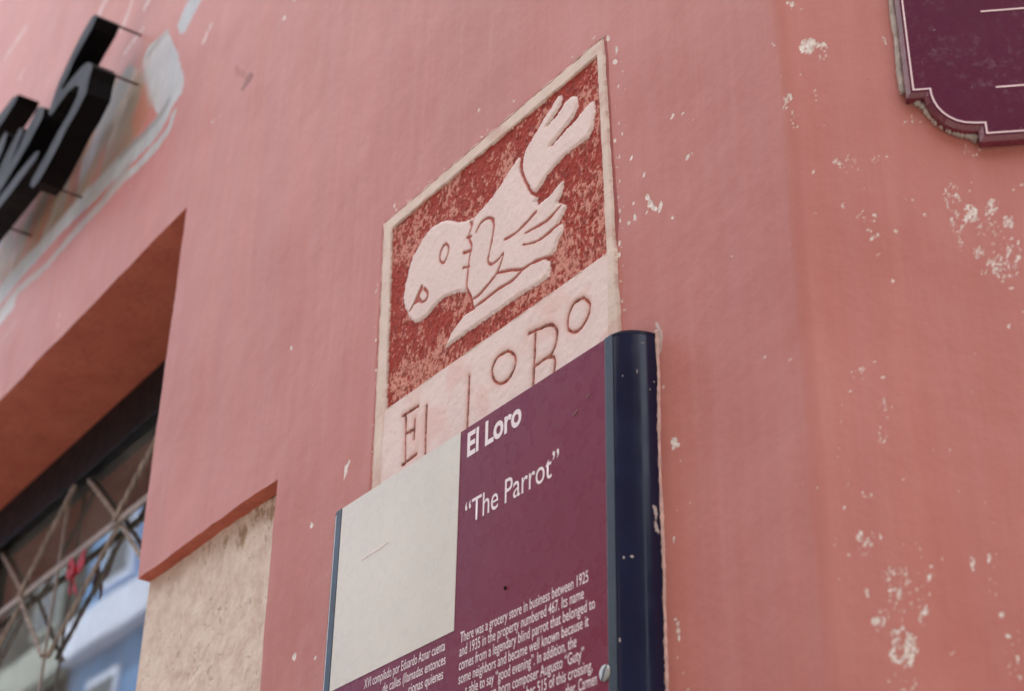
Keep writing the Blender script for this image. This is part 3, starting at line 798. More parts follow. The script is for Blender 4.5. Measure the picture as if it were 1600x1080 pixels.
# body of the house behind the sheet: side, back, roof
bx, by = XC + UB[0] * 2.9, WY + UB[1] * 2.9
hv = [(-14, WY + 0.02, 0), (bx, by, 0), (bx, by + 6, 0), (-14, by + 6, 0)]
hv += [(a, b, 7.0) for a, b, c in hv]
me = mesh_py('hb', hv, [(1, 2, 6, 5), (2, 3, 7, 6), (3, 0, 4, 7)]); link('back_wall', me, MAT['wall'], house)
me = mesh_py('roof', [(-14, WY, 7.0), (XC - TL, WY, 7.0), (bx, by, 7.0), (bx, by + 6, 7.0), (-14, by + 6, 7.0)], [(0, 1, 2, 3, 4)]); link('roof', me, MAT['pave'], house)

# window: black head frame, frames, pane, iron grille
YF = WY + DW
win = bpy.data.objects.new('window', None); COL.objects.link(win); win.parent = house; win.location = (0, 0, 0)
win.location = (-5.0 + 3.0, YF - 2.5, 0)
YG = 1.690
def wbox(name, a, b, mat, bev=0.0): return box(name, a, b, mat, win, bev)
wbox('head_frame', (XWL, YF - 0.004, 3.857), (XJ, YF + 0.09, ZT - 0.001), MAT['black'], 0.004)
wbox('side_frame', (XJ - 0.07, YF - 0.002, ZWB), (XJ - 0.001, YF + 0.09, 3.856), MAT['black'], 0.003)
wbox('side_frame', (XWL + 0.001, YF - 0.002, ZWB), (XWL + 0.07, YF + 0.09, 3.856), MAT['black'], 0.003)
wbox('mullion', (-5.72, YF, ZWB), (-5.66, YF + 0.085, 3.856), MAT['black'], 0.003)
gp = mesh_py('pane', [(XWL + 0.07, YG, ZWB), (-5.72, YG, ZWB), (-5.72, YG, 3.857), (XWL + 0.07, YG, 3.857)], [(0, 1, 2, 3)]); link('pane', gp, MAT['glass'], win)
gp = mesh_py('pane', [(-5.66, YG, ZWB), (XJ - 0.07, YG, ZWB), (XJ - 0.07, YG, 3.857), (-5.66, YG, 3.857)], [(0, 1, 2, 3)]); link('pane', gp, MAT['glass'], win)
# dim shop room behind
rv = [(XWL - 0.3, YF + 0.1, 0.8), (XJ + 0.3, YF + 0.1, 0.8), (XJ + 0.3, YF + 2.6, 0.8), (XWL - 0.3, YF + 2.6, 0.8)]
rv += [(a, b, 4.4) for a, b, c in rv]
me = mesh_py('room', rv, [(0, 1, 2, 3), (4, 5, 6, 7), (1, 2, 6, 5), (2, 3, 7, 6), (3, 0, 4, 7), (0, 1, 5, 4)][:5]); link('shop_room', me, MAT['room'], house)
# grille
GY = YF + 0.005
def flat_bar(a, b, w, t, name='iron_bar'):
    a = Vector(a); b = Vector(b)
    d = (b - a); L = d.length; d.normalize()
    n = Vector((0, 1, 0)); s = d.cross(n).normalized()
    vs = []
    for p in (a, b):
        for (i, j) in ((-1, -1), (1, -1), (1, 1), (-1, 1)):
            vs.append(p + s * w / 2 * i + n * t / 2 * j)
    return link(name, mesh_py('bar', vs, [(0, 1, 2, 3), (7, 6, 5, 4), (0, 4, 5, 1), (1, 5, 6, 2), (2, 6, 7, 3), (3, 7, 4, 0)]), MAT['iron'], win)
def twisted(a, b, w=0.0115, twist=10.0):
    """square bar twisted along its middle"""
    a = Vector(a); b = Vector(b); d = b - a; L = d.length; d.normalize()
    n = Vector((0, 1, 0)); s = d.cross(n).normalized()
    k = max(int(L / 0.012), 8)
    vs, fs = [], []
    for i in range(k + 1):
        t = i / k
        f = min(max((t - 0.1) / 0.8, 0), 1)
        ang = f * L * 0.8 * twist * math.pi
        for q in range(4):
            aa = ang + q * math.pi / 2
            vs.append(a + d * L * t + (s * math.cos(aa) + n * math.sin(aa)) * w / 2 * 1.45)
    for i in range(k):
        for q in range(4):
            fs.append((i * 4 + q, i * 4 + (q + 1) % 4, (i + 1) * 4 + (q + 1) % 4, (i + 1) * 4 + q))
    fs += [(3, 2, 1, 0), tuple(k * 4 + q for q in range(4))]
    return link('twisted_bar', mesh_py('tw', vs, fs), MAT['iron'], win)
ZB = 3.582
def node(px, py): q = on_y(px, py, GY); return (q[0], GY, q[2])
flat_bar((XWL, GY, ZB), (XJ, GY, ZB), 0.022, 0.008)
flat_bar((XWL, GY, ZB - 1.1), (XJ, GY, ZB - 1.1), 0.022, 0.008)
N2x = -4.505
PITCH = 0.785
TB = 0.262      # rise of the slanting bars above the rail
for k in range(0, 3):
    x0 = N2x - PITCH * k
    if k == 0:
        twisted((x0, GY + .010, ZB), (x0 + 0.33, GY + .010, ZB - 0.285))
        twisted((x0, GY - .010, ZB), (x0 + 0.39, GY - .010, ZB + TB))
    twisted((x0, GY + .010, ZB), (x0 - 0.33, GY + .010, ZB + TB))
    if x0 - PITCH > XWL:
        twisted((x0 - PITCH, GY - .010, ZB), (x0 - PITCH + 0.39, GY - .010, ZB + TB))
        twisted((x0 - PITCH, GY - .010, ZB), (x0 - PITCH + 0.325, GY - .010, ZB - 0.295))
        twisted((x0 - 0.46, GY + .010, ZB - 0.295), (x0, GY + .010, ZB))
        flat_bar((x0 - 0.46, GY, ZB - 1.1), (x0 - 0.46, GY, 3.856), 0.009, 0.007)
# red ribbon bow tied on the grille
q = on_y(119, 893, GY - 0.012)
bow = empty('ribbon_bow', (q[0], GY - 0.012, q[2]), 'small red ribbon bow tied to the iron window bars', 'ribbon')
def petal(name, pts, w):
    vs, fs = [], []
    n = len(pts)
    for i, (x, z) in enumerate(pts):
        ww = w * (0.35 + 0.65 * math.sin(math.pi * (i + 0.3) / (n - 0.4)))
        for s_ in (-1, 1):
            for yy in (-0.004 - 0.014 * math.sin(math.pi * i / (n - 1)), 0.0 - 0.014 * math.sin(math.pi * i / (n - 1))):
                vs.append((x + (0.3 * ww * s_), yy - s_ * 0.004, z + ww * s_))
    for i in range(n - 1):
        a = i * 4; b = a + 4
        fs += [(a, a + 2, b + 2, b), (a + 1, b + 1, b + 3, a + 3), (a, b, b + 1, a + 1), (a + 2, a + 3, b + 3, b + 2)]
    o = bpy.data.objects.new(name, mesh_py('pt', vs, fs)); COL.objects.link(o); o.parent = bow
    o.data.materials.append(MAT['ribbon']); o.data.polygons.foreach_set('use_smooth', [True] * len(fs))
petal('loop', [(0, 0), (0.035, 0.03), (0.085, 0.05), (0.12, 0.03), (0.10, 0.0), (0.04, -0.01), (0, 0)], 0.026)
petal('loop', [(0, 0), (-0.03, 0.04), (-0.06, 0.06), (-0.09, 0.03), (-0.07, 0.0), (-0.03, 0.0), (0, 0)], 0.024)
petal('tail', [(0, 0), (0.015, -0.04), (0.03, -0.085), (0.055, -0.12)], 0.022)
petal('tail', [(0, 0), (-0.02, -0.03), (-0.03, -0.07), (-0.02, -0.10)], 0.020)
o = bpy.data.objects.new('knot', box_me(-0.018, 0.018, -0.03, 0.0, -0.02, 0.02, 0.008, 3)); COL.objects.link(o); o.parent = bow; o.data.materials.append(MAT['ribbon'])

bow.scale = (0.7, 0.5, 0.7)

# ------------------------------------------------------------------ the parrot relief
def z3(x, y): return A(560 + x / 3.6, 40 + y / 3.6, 0.006)
def z4(x, y): return A(560 + x / 3.6, 320 + y / 3.6, 0.006)
def z7(x, y): return A(560 + x / 4.5, 560 + y / 4.5, 0.006)
RX0, RX1, RZ0, RZ1 = -2.442, -1.672, 2.70, 3.446
NU, NV = 640, 560
U, V = np.meshgrid(np.linspace(RX0, RX1, NU), np.linspace(RZ0, RZ1, NV))
o_tl, o_tr, o_br, o_bl = A(598, 348, .006), A(941, 55, .006), A(967, 492, .006), A(578, 765, .006)
i_tl, i_tr, i_br, i_bl = A(611, 356.5, .006), A(930.5, 87, .006), A(945, 395, .006), A(601, 640, .006)
o_br = o_br + (o_br - o_tr) * 0.35; o_bl = o_bl + (o_bl - o_tl) * 0.30
wob = (fbm(U, V, 0.03, 0.03, 61, 4) - 0.5) * 0.006
Uw = U + (fbm(U, V, 0.05, 0.05, 62, 3) - 0.5) * 0.003; Vw = V + (fbm(U, V, 0.05, 0.05, 63, 3) - 0.5) * 0.003
sd_out = poly_sd(U, V, [o_tl, o_tr, o_br, o_bl]) + wob * 0.8
sd_in = poly_sd(Uw, Vw, [i_tl, i_tr, i_br, i_bl])
band_top = i_bl[1]
bird_px4 = [(270, 625), (247, 575), (240, 520), (252, 440), (270, 370), (300, 280), (345, 195), (400, 122), (450, 92), (495, 80), (545, 92), (590, 90), (640, 65), (690, 10)]
bird_px3 = [(740, 960), (800, 870), (850, 790), (888, 735), (902, 742), (903, 800), (930, 868), (960, 935), (1000, 955)]
bird_px3b = [(985, 985), (1000, 1005), (1060, 955), (1110, 890), (1142, 868), (1130, 930), (1108, 990), (1150, 1005)]
bird_px4b = [(1150, 12), (1138, 45), (1116, 90), (1137, 112), (1136, 150), (1112, 190), (1097, 240), (1070, 282), (1042, 296), (1062, 312), (1067, 350), (1060, 392), (1005, 440), (900, 502), (800, 572), (700, 642), (600, 712), (500, 785),
             (468, 812), (482, 775), (510, 712), (560, 645), (600, 602), (640, 575), (628, 540), (618, 508), (600, 488), (560, 488), (510, 500), (462, 522), (430, 552), (400, 590), (370, 625), (330, 652), (300, 657)]
BIRD = [z4(*q) for q in bird_px4] + [z3(*q) for q in bird_px3] + [z3(*q) for q in bird_px3b] + [z4(*q) for q in bird_px4b]
TAIL = [z3(*q) for q in [(914, 745), (925, 700), (960, 640), (1000, 570), (1045, 495), (1080, 440), (1108, 392), (1128, 384), (1128, 430), (1108, 475), (1075, 520), (1052, 556), (1108, 496), (1150, 420), (1190, 388), (1216, 392), (1222, 430),
                          (1205, 490), (1160, 560), (1100, 630), (1068, 672), (1078, 668), (1150, 590), (1225, 505), (1290, 425), (1310, 418), (1318, 480), (1302, 580), (1278, 628), (1215, 670), (1150, 722), (1100, 780), (1050, 840), (1010, 900), (983, 935), (960, 925), (928, 862), (910, 805)]]
rag = (fbm(U, V, 0.006, 0.006, 64, 3) - 0.5) * 0.0042
sd_bird = poly_sd(Uw, Vw, BIRD) + rag
sd_tail = poly_sd(Uw, Vw, TAIL) + rag
cuts = [
    [z4(*q) for q in [(485, 215), (500, 240), (492, 285), (472, 322), (450, 312), (453, 268), (468, 232), (485, 215)]],
    [z4(*q) for q in [(642, 48), (630, 120), (612, 180), (628, 230), (615, 300), (605, 400), (602, 470), (622, 520)]],
    [z4(*q) for q in [(583, 268), (626, 253)]], [z4(*q) for q in [(580, 352), (616, 345)]], [z4(*q) for q in [(603, 182), (626, 175)]], [z4(*q) for q in [(630, 120), (622, 95)]],
    [z4(*q) for q in [(655, 150), (680, 100), (715, 72), (745, 80), (752, 130), (738, 220), (720, 310), (740, 332), (780, 302), (806, 270), (795, 320), (768, 382), (748, 412), (700, 470), (662, 510), (628, 532)]],
    [z4(*q) for q in [(815, 192), (870, 160), (925, 110), (992, 36)]],
    [z4(*q) for q in [(930, 157), (1000, 118), (1060, 78), (1125, 5)]],
    [z4(*q) for q in [(920, 222), (975, 210), (1040, 172), (1122, 98)]],
    [z4(*q) for q in [(768, 382), (850, 365), (910, 360), (962, 328), (1030, 298), (1085, 280)]],
    [z4(*q) for q in [(905, 372), (860, 420), (780, 470), (700, 532), (640, 576), (598, 604)]],
    [z4(*q) for q in [(362, 470), (380, 495), (372, 530), (345, 548)]],
    [z3(*q) for q in [(905, 742), (900, 795), (925, 866), (958, 932), (998, 952)]],
]
beak = [z4(*q) for q in [(268, 612), (300, 552), (325, 495), (343, 450), (356, 446), (352, 480), (336, 512), (350, 540), (330, 548), (305, 560), (285, 595)]]
cutd = np.full(U.shape, 1.0)
for c_ in cuts: cutd = np.minimum(cutd, line_d(U, V, smooth_line(c_, 4)))
sd_beak = poly_sd(U, V, beak)
# lettering, one stroke set per letter
def ell(cx, cy, pts): return smooth_line([z4(*q) for q in pts] + [z4(*pts[0])], 5)
LET = [
    [[z7(*q) for q in s_] for s_ in ([(323, 388), (322, 560), (318, 742)], [(303, 402), (345, 375), (410, 332)], [(325, 524), (360, 510), (386, 494)], [(387, 428), (380, 565)], [(300, 746), (345, 712), (398, 670)])],
    [[z7(*q) for q in [(470, 335), (463, 500), (460, 668)]]],
    [[z7(*q) for q in [(770, 125), (762, 300), (755, 480), (750, 560)]]],
    [ell(0, 0, [(830, 820), (866, 842), (874, 895), (845, 965), (795, 1003), (755, 985), (744, 925), (775, 855)])],
    [[z4(*q) for q in [(987, 718), (982, 860), (974, 1010)]], smooth_line([z4(*q) for q in [(950, 722), (1000, 698), (1070, 673), (1104, 695), (1108, 750), (1085, 825), (1048, 858), (985, 905)]], 4), smooth_line([z4(*q) for q in [(1050, 856), (1085, 855), (1098, 885), (1090, 940)]], 3)],
    [ell(0, 0, [(1258, 520), (1292, 555), (1284, 620), (1242, 692), (1200, 714), (1170, 692), (1172, 625), (1205, 550)])],
]
letd = []
for L_ in LET:
    d = np.full(U.shape, 1.0)
    for s_ in L_: d = np.minimum(d, line_d(U, V, s_))
    letd.append(d)
letmin = np.min(letd, 0)
# colours
def C3(c): return np.array(c)[None, None, :]
fine1 = fbm(U, V, 0.0070, 0.0095, 71, 3); fine2 = fbm(U, V, 0.0036, 0.0046, 72, 2); zone = fbm(U, V, 0.060, 0.075, 73, 4)
red = C3((0.36, 0.040, 0.028)); dred = C3((0.235, 0.026, 0.020)); sal = C3((0.62, 0.27, 0.215)); pink = C3((0.80, 0.655, 0.63)); cream = C3((0.73, 0.60, 0.53))
mot = sstep(0.545, 0.61, 0.5 * fine1 + 0.5 * fine2 + (zone - 0.50) * 0.85)
lowb = np.exp(-np.clip(V - band_top, 0, 1) / 0.030) * sstep(-2.35, -2.15, U) * 0.5
mot = np.clip(mot + lowb * sstep(0.4, 0.6, fine2), 0, 1)
bgc = red * (1 - mot[..., None]) + sal * mot[..., None]
dk = sstep(0.55, 0.68, fbm(U, V, 0.006, 0.010, 74, 2)) * 0.75
bgc = bgc * (1 - dk[..., None]) + dred * dk[..., None]
pv = fbm(U, V, 0.10, 0.08, 75, 4)[..., None]
flat = pink * (0.93 + 0.14 * pv)
ping = sstep(0.5, 0.72, fbm(U, V, 0.07, 0.07, 76, 4))[..., None]
bandc = flat * (1 - 0.55 * ping) + C3((0.76, 0.50, 0.46)) * 0.55 * ping
creamc = cream * (0.88 + 0.24 * fbm(U, V, 0.03, 0.03, 77, 4)[..., None])
pch = sstep(0.55, 0.75, fbm(U, V, 0.05, 0.04, 78, 4))[..., None]
creamc = creamc * (1 - 0.5 * pch) + C3((0.60, 0.36, 0.31)) * 0.5 * pch
# regions
is_band = (V < band_top + (fbm(U, V, .02, .02, 79, 3) - .5) * .004)
r_bird = np.minimum(sd_bird, sd_tail)
inside = (sd_in < 0) & ~is_band
col = np.zeros(U.shape + (3,)); h = np.zeros(U.shape)
col[:] = creamc
h = 0.0075 * sstep(0.0, -0.006, sd_out) - 0.003
hb = -0.001 + 0.004 * (fine1 - 0.5) + 0.003 * (fine2 - 0.5)
bf = sstep(0.0015, -0.0015, np.where(is_band, 1.0, sd_in))          # 1 inside the picture field
col = np.where(bf[..., None] > 0.5, bgc, col)
h = h * (1 - sstep(0.0025, -0.0015, np.where(is_band, 1.0, sd_in))) + hb * sstep(0.0025, -0.0015, np.where(is_band, 1.0, sd_in))
# lettering band
bandm = is_band & (poly_sd(U, V, [i_bl + np.array([-.004, .01]), i_br + np.array([.004, .01]), np.array([i_br[0] + .004, 2.6]), np.array([i_bl[0] - .004, 2.6])]) < 0)
col = np.where(bandm[..., None], bandc, col)
h = np.where(bandm, 0.0040 + 0.001 * (fbm(U, V, 0.02, 0.02, 80, 3) - 0.5), h)
h = np.where((V < band_top) & ~bandm & (sd_out < -0.006), 0.0052, h)
# bird
bm_ = sstep(0.0012, -0.0012, r_bird) * inside
col = col * (1 - bm_[..., None]) + flat * bm_[..., None]
# chalky wear: the red shows through in specks near the bird's edges, the bird's pink has rubbed thin in places
wr = sstep(0.60, 0.68, fine2 + 0.10 * np.exp(-np.abs(r_bird) / 0.006)) * (r_bird < 0) * inside * 0.12
col = col * (1 - wr[..., None]) + C3((0.62, 0.33, 0.28)) * wr[..., None]
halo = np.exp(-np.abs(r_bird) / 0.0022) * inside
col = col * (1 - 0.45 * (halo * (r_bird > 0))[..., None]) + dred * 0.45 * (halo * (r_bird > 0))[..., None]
hf = sstep(0.003, -0.007, r_bird) * inside
h = h * (1 - hf) + (0.0034 + 0.0012 * (pv[..., 0] - 0.5)) * hf
jag = (fbm(U, V, 0.008, 0.008, 81, 3) - 0.5)
wd = 0.0012 + 0.0026 * fbm(U, V, 0.03, 0.03, 82, 2)
cm = sstep(wd + 0.0011, wd - 0.0006, cutd + jag * 0.0022) * (r_bird < 0.004) * inside
cm = np.maximum(cm, sstep(0.001, -0.001, sd_beak + jag * 0.002) * inside)
rim = np.exp(-(cutd / 0.0055) ** 2) * 0.42 * (r_bird < 0)
col = col * (1 - rim[..., None]) + C3((0.74, 0.46, 0.41)) * rim[..., None]
cutc = C3((0.40, 0.050, 0.034)) * (0.8 + 0.5 * fine2[..., None])
col = col * (1 - 0.88 * cm[..., None]) + cutc * 0.88 * cm[..., None]
h = h - 0.0028 * cm * (h > 0.0008)
# letters cut in
beads = fbm(U, V, 0.0075, 0.0065, 83, 2)
lw = 0.0013 + 0.0024 * beads
lm = sstep(lw + 0.0009, lw - 0.0007, letmin) * (V < band_top + 0.0)
halo = np.exp(-(letmin / 0.0085) ** 2) * 0.55 * bandm
col = col * (1 - halo[..., None]) + C3((0.66, 0.36, 0.31)) * halo[..., None]
lc = C3((0.42, 0.080, 0.050)) * (1 - 0.65 * sstep(0.45, 0.62, beads))[..., None] + C3((0.10, 0.035, 0.03)) * 0.5 * sstep(0.45, 0.62, beads)[..., None]
lm2 = (lm * (0.75 + 0.25 * sstep(0.3, 0.5, fine1)))[..., None]
col = col * (1 - lm2) + lc * lm2
h = h - 0.0028 * lm - 0.001 * np.exp(-(letmin / 0.006) ** 2) * bandm
# border wear: dark nicks beside it, stained plaster at the lower left, raw whitish edge at the right
nick = sstep(0.60, 0.70, fbm(U, V, 0.010, 0.010, 84, 3)) * np.exp(-np.abs(sd_out + 0.002) / 0.003)
col = col * (1 - 0.6 * nick[..., None]) + C3((0.32, 0.12, 0.09)) * 0.6 * nick[..., None]
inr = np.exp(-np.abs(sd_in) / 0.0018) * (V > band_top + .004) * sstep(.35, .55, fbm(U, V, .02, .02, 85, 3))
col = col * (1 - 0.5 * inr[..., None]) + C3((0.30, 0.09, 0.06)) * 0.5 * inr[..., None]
ll = sstep(2.99, 2.90, V) * sstep(-2.33, -2.40, U) * sstep(0.3, 0.6, fbm(U, V, .04, .05, 86, 4))
col = col * (1 - 0.5 * ll[..., None]) + C3((0.63, 0.44, 0.38)) * 0.5 * ll[..., None]
h += (fbm(U, V, 0.012, 0.012, 87, 4) - 0.5) * 0.0012
keepv = sd_out < 0.0
yR = WY + 0.004 - h - 0.004
# regions by face
def fc(a): return 0.25 * (a[:-1, :-1] + a[1:, :-1] + a[:-1, 1:] + a[1:, 1:])
f_in = fc(sd_out) < 0.0005
f_band = (fc(bandm.astype(float)) > 0.5)
f_field = (fc(inside.astype(float)) > 0.5) & ~f_band
f_tail = f_field & (fc(sd_tail) < 0) & (fc(sd_tail) <= fc(sd_bird))
f_bird = f_field & (fc(sd_bird) < 0) & ~f_tail
f_bg = f_field & ~f_tail & ~f_bird
relief = empty('carved_relief', ((RX0 + RX1) / 2, WY, RZ0), 'cream framed plaster relief of a bowing parrot above carved letters El LoRo', 'relief')
yR = np.minimum(yR, WY + 0.004)
def rpart(name, mask):
    me, used = grid_mesh(name, U, yR, V, mask & f_in)
    add_col(me, 'paint', np.clip(col.reshape(-1, 3)[used], 0, 1))
    return link(name, me, MAT['relief'], relief)
f_let = []
left = f_band.copy()
for d in letd:
    m_ = f_band & (fc(d) < 0.0034) & left
    left &= ~m_
    f_let.append(m_)
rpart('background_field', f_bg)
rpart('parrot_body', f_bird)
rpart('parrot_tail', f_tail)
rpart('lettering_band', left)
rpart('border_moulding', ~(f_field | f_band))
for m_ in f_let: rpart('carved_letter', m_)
# the slab's cut edge
pl = [o_tl, o_tr, o_br, o_bl]
for i in (0, 3):
    a, b = pl[i], pl[(i + 1) % 4]
    pts = [(a[0] + (b[0] - a[0]) * t, WY - 0.0005, a[1] + (b[1] - a[1]) * t) for t in np.linspace(0, 1, 80)]
    rr = [rnd.uniform(0.0015, 0.0035) for _ in pts]
    o = link('plaster_lip', tube_me(pts, 0.004, 8, lambda i_, a_: rr[i_] * (0.8 + 0.4 * math.sin(3 * a_ + i_))), MAT['paleseal'], relief, True)

# ------------------------------------------------------------------ the bilingual street sign
SD = 0.05
SX0, SX1 = -2.4165, -1.6612
SZ1, SZ0 = 2.7945, 1.93
SWR = -1.605
SWL = SX0 - (SWR - SX1)
sign = empty('information_sign', ((SX0 + SX1) / 2, WY, SZ0), 'burgundy and cream information sign with navy rounded side rails under the relief', 'sign')
YS = WY - SD
box('panel', (SX0, YS, SZ0), (SX1, YS + 0.004, SZ1), MAT['burgundy'], sign, 0.0006)
dv = A(720, 665, SD + .001)[0]; dvb = A(710, 985, SD + .001)
box('blank_cream_field', (SX0 + 0.0015, YS - 0.0009, dvb[1]), (dv, YS - 0.0001, SZ1 - 0.0006), MAT['white'], sign)
box('back_tray', (SX0 + 0.002, YS + 0.005, SZ0 + 0.002), (SX1 - 0.002, WY + 0.004, SZ1 - 0.002), MAT['profile'], sign)
def profile(x_in, x_out, sgn):
    """rail: flat front strip then a quarter round back to the wall"""
    x_in = x_in + sgn * 0.017
    sec = [(x_in, YS + 0.004), (x_in, YS - 0.0002)]
    w = abs(x_out - x_in)
    for k in range(1, 25):
        a = math.pi / 2 * k / 24
        sec.append((x_in + sgn * (w * math.sin(a) ** 0.92), YS + (SD + 0.003) * (1 - math.cos(a)) ** 0.92))
    ns = 130
    zsx = [SZ0 + (SZ1 - SZ0) * k / ns for k in range(ns + 1)]
    XX = np.array([[s_[0] for s_ in sec] for _ in zsx]); YY = np.array([[s_[1] for s_ in sec] for _ in zsx]); ZZ = np.array([[zq] * len(sec) for zq in zsx])
    ns_, nc = XX.shape
    v = np.stack([XX.ravel(), YY.ravel(), ZZ.ravel()], 1).tolist()
    f = []
    for i in range(ns_ - 1):
        for j in range(nc - 1):
            q = (i * nc + j, i * nc + j + 1, (i + 1) * nc + j + 1, (i + 1) * nc + j)
            f.append(q if sgn < 0 else q[::-1])
    top = len(v)
    v += [[x_in, WY + 0.004, SZ1], [x_in, WY + 0.004, SZ0]]
    f.append(tuple((ns_ - 1) * nc + j for j in range(nc)) + (top,))
    f.append(tuple(j for j in range(nc)) + (top + 1,))
    me = mesh_py('rail', v, f)
    ch = np.full(len(v), -0.02); V3 = np.array(v)
    if sgn > 0:
        for (px_, py_, w_, h_, off) in [(961, 655, 4, 26, .052), (960, 640, 3, 10, .052), (974, 588, 2, 5, .052), (1024, 800, 7, 22, .01), (1027, 820, 7, 20, .01), (1029, 830, 4, 12, .01), (974, 868, 4, 8, .052), (989, 870, 6, 6, .045),
                                        (1036, 906, 5, 8, .008), (1038, 916, 2.5, 10, .008), (968, 998, 4, 8, .052), (967, 990, 2, 7, .052), (1020, 790, 3, 10, .012), (1023, 597, 3, 4, .008), (1016, 608, 3, 3, .01), (996, 577, 2, 8, .03), (1003, 537, 7, 1.5, .02)]:
            r_ = ray(px_, py_)
            q_ = on_y(px_, py_, WY - off)
            ii = np.argmin(np.linalg.norm(np.cross(V3[:ns_ * nc] - EYE, r_), axis=1))
            c_ = V3[ii]
            sc_ = np.linalg.norm(c_ - EYE) / FPX
            d = np.sqrt((np.hypot(V3[:, 0] - c_[0], V3[:, 1] - c_[1]) / (w_ / 2)) ** 2 + ((V3[:, 2] - c_[2]) / (h_ / 2)) ** 2) / sc_
            ch = np.maximum(ch, np.clip((1 - d) * sc_ * min(w_, h_) / 2, -0.02, 0.01))
    add_attr(me, 'chip', ch)
    o = link('side_rail', me, MAT['profile'], sign)
    me.polygons.foreach_set('use_smooth', [len(p.vertices) == 4 for p in me.polygons])
    return o
box('rail_front_strip', (SX1 + 0.0003, YS - 0.0012, SZ0), (SX1 + 0.0185, YS + 0.004, SZ1 + 0.0005), MAT['strip_sheen'], sign, 0.0008)  # the rail's flat front, tinted with its reflection
box('rail_front_strip', (SX0 - 0.0185, YS - 0.0012, SZ0), (SX0 - 0.0003, YS + 0.004, SZ1 + 0.0005), MAT['strip_sheen'], sign, 0.0008)
profile(SX1, SWR, 1)
profile(SX0, SWL, -1)
# bead of sealant, wavy, where the right rail meets the plaster
pts = []; rr = []
for k in range(160):
    zq = SZ0 + (SZ1 + 0.004 - SZ0) * k / 159
    wv = float(fbm(np.array([zq]), np.array([0.0]), 0.12, 1, 91, 3)[0] - 0.5)
    pts.append((SWR + 0.001 + 0.008 * wv, WY - 0.0005, zq)); rr.append(0.0022 + 0.002 * rnd.random())
link('sealant_bead', tube_me(pts, 0.003, 8, lambda i_, a_: rr[i_]), MAT['paleseal'], sign, True)
# slotted screw
sq = on_y(946, 1052, YS)
def screw(x, z):
    hd = bpy.data.objects.new('screw', None)
    bm = bmesh.new()
    R_ = 0.0112
    n = 28
    rings = [(R_, 0.0), (R_, 0.0012), (R_ * 0.93, 0.0019), (R_ * 0.78, 0.0023), (R_ * 0.5, 0.0026), (0.00001, 0.0027)]
    sa = math.radians(62)
    sl = Vector((math.cos(sa), 0, math.sin(sa)))
    for side in (-1, 1):
        prev = None
        for (r_, t_) in rings:
            row = []
            for k in range(n // 2 + 1):
                a = sa + (0 if side > 0 else math.pi) + math.pi * k / (n // 2)
                nrm = Vector((-math.sin(sa), 0, math.cos(sa))) * side
                p = Vector((math.cos(a) * r_, -t_, math.sin(a) * r_))
                dn = p.dot(nrm)
                if dn < 0.0016: p = p + nrm * (0.0016 - dn)
                row.append(bm.verts.new(p))
            if prev:
                for k in range(len(row) - 1):
                    try: bm.faces.new((prev[k], prev[k + 1], row[k + 1], row[k]))
                    except ValueError: pass
                try: bm.faces.new((prev[0], row[0], row[-1], prev[-1]))
                except ValueError: pass
            prev = row
    me = bpy.data.meshes.new('screw'); bm.to_mesh(me); bm.free()
    me.transform(Matrix.Translation((x, YS - 0.0002, z)))
    o = link('screw', me, MAT['screw'], sign)
    me2 = tube_me([(x, YS - 0.0001, z), (x, YS - 0.0009, z)], R_ * 0.99, 24)
    link('screw_slot', me2, MAT['letter'], o)
    return o
screw(sq[0], sq[2])

# a pen dot and two scratches in the enamel
def scratch(pts_px, w, mat):
    P_ = [S0(*q) for q in pts_px]
    link('scratch', tube_me([(q[0], YS - 0.0009, q[1]) for q in P_], w, 5), MAT[mat], sign)
def S0(px_, py_): return A(px_, py_, SD)
scratch([(566, 876), (580, 866), (594, 858), (607, 848)], 0.0010, 'print')
scratch([(789, 921), (791, 917)], 0.0022, 'letter')
scratch([(917, 622), (922, 616)], 0.0007, 'caulk'); scratch([(896, 650), (903, 641)], 0.0007, 'caulk')
# lettering of the sign
def text_line(name, txt, q0, q1, cap, bold=0.0, parent=None, xspace=1.0):
    """q0, q1: start and end of the baseline (x, z) on the panel; cap = capital height in metres"""
    cu = bpy.data.curves.new('t', 'FONT')
    cu.body = txt
    cu.size = 1.0
    cu.offset = bold
    cu.space_character = xspace
    cu.extrude = 0.0
    cu.resolution_u = 4
    ob = bpy.data.objects.new('t', cu)
    COL.objects.link(ob)
    bpy.context.view_layer.update()
    me = bpy.data.meshes.new_from_object(ob)
    bpy.data.objects.remove(ob)
    co = np.empty(len(me.vertices) * 3, np.float32); me.vertices.foreach_get('co', co); co = co.reshape(-1, 3)
    w0, w1 = co[:, 0].min(), co[:, 0].max()
    sx = (q1[0] - q0[0]) / (w1 - w0)
    sz = cap / 0.70
    out = np.zeros_like(co)
    t = (co[:, 0] - w0) * sx
    out[:, 0] = q0[0] + t
    out[:, 2] = q0[1] + co[:, 1] * sz
    out[:, 1] = YS - 0.0004
    me.vertices.foreach_set('co', out.ravel()); me.update()
    return link(name, me, MAT['print'], parent or sign)
def S(px_, py_): return A(px_, py_, SD)
t1 = S(730, 714); t1e = S(815, 660)
text_line('heading_text', 'El Loro', (t1[0], t1[1]), (t1e[0], t1[1]), S(730.3, 678.5)[1] - S(730, 714)[1], 0.030)
t2 = S(742.5, 813.5); t2s = S(727, 800); t2e = S(874, 700)
text_line('heading_text', '\u201cThe Parrot\u201d', (t2s[0], t2[1]), (t2e[0], t2[1]), S(739, 779)[1] - t2[1], 0.002)
L1 = S(719.4, 1005); L1e = S(919.4, 903)
zb = L1[1]
dz = (L1[1] - S(716.7, 1069.8)[1]) / 3
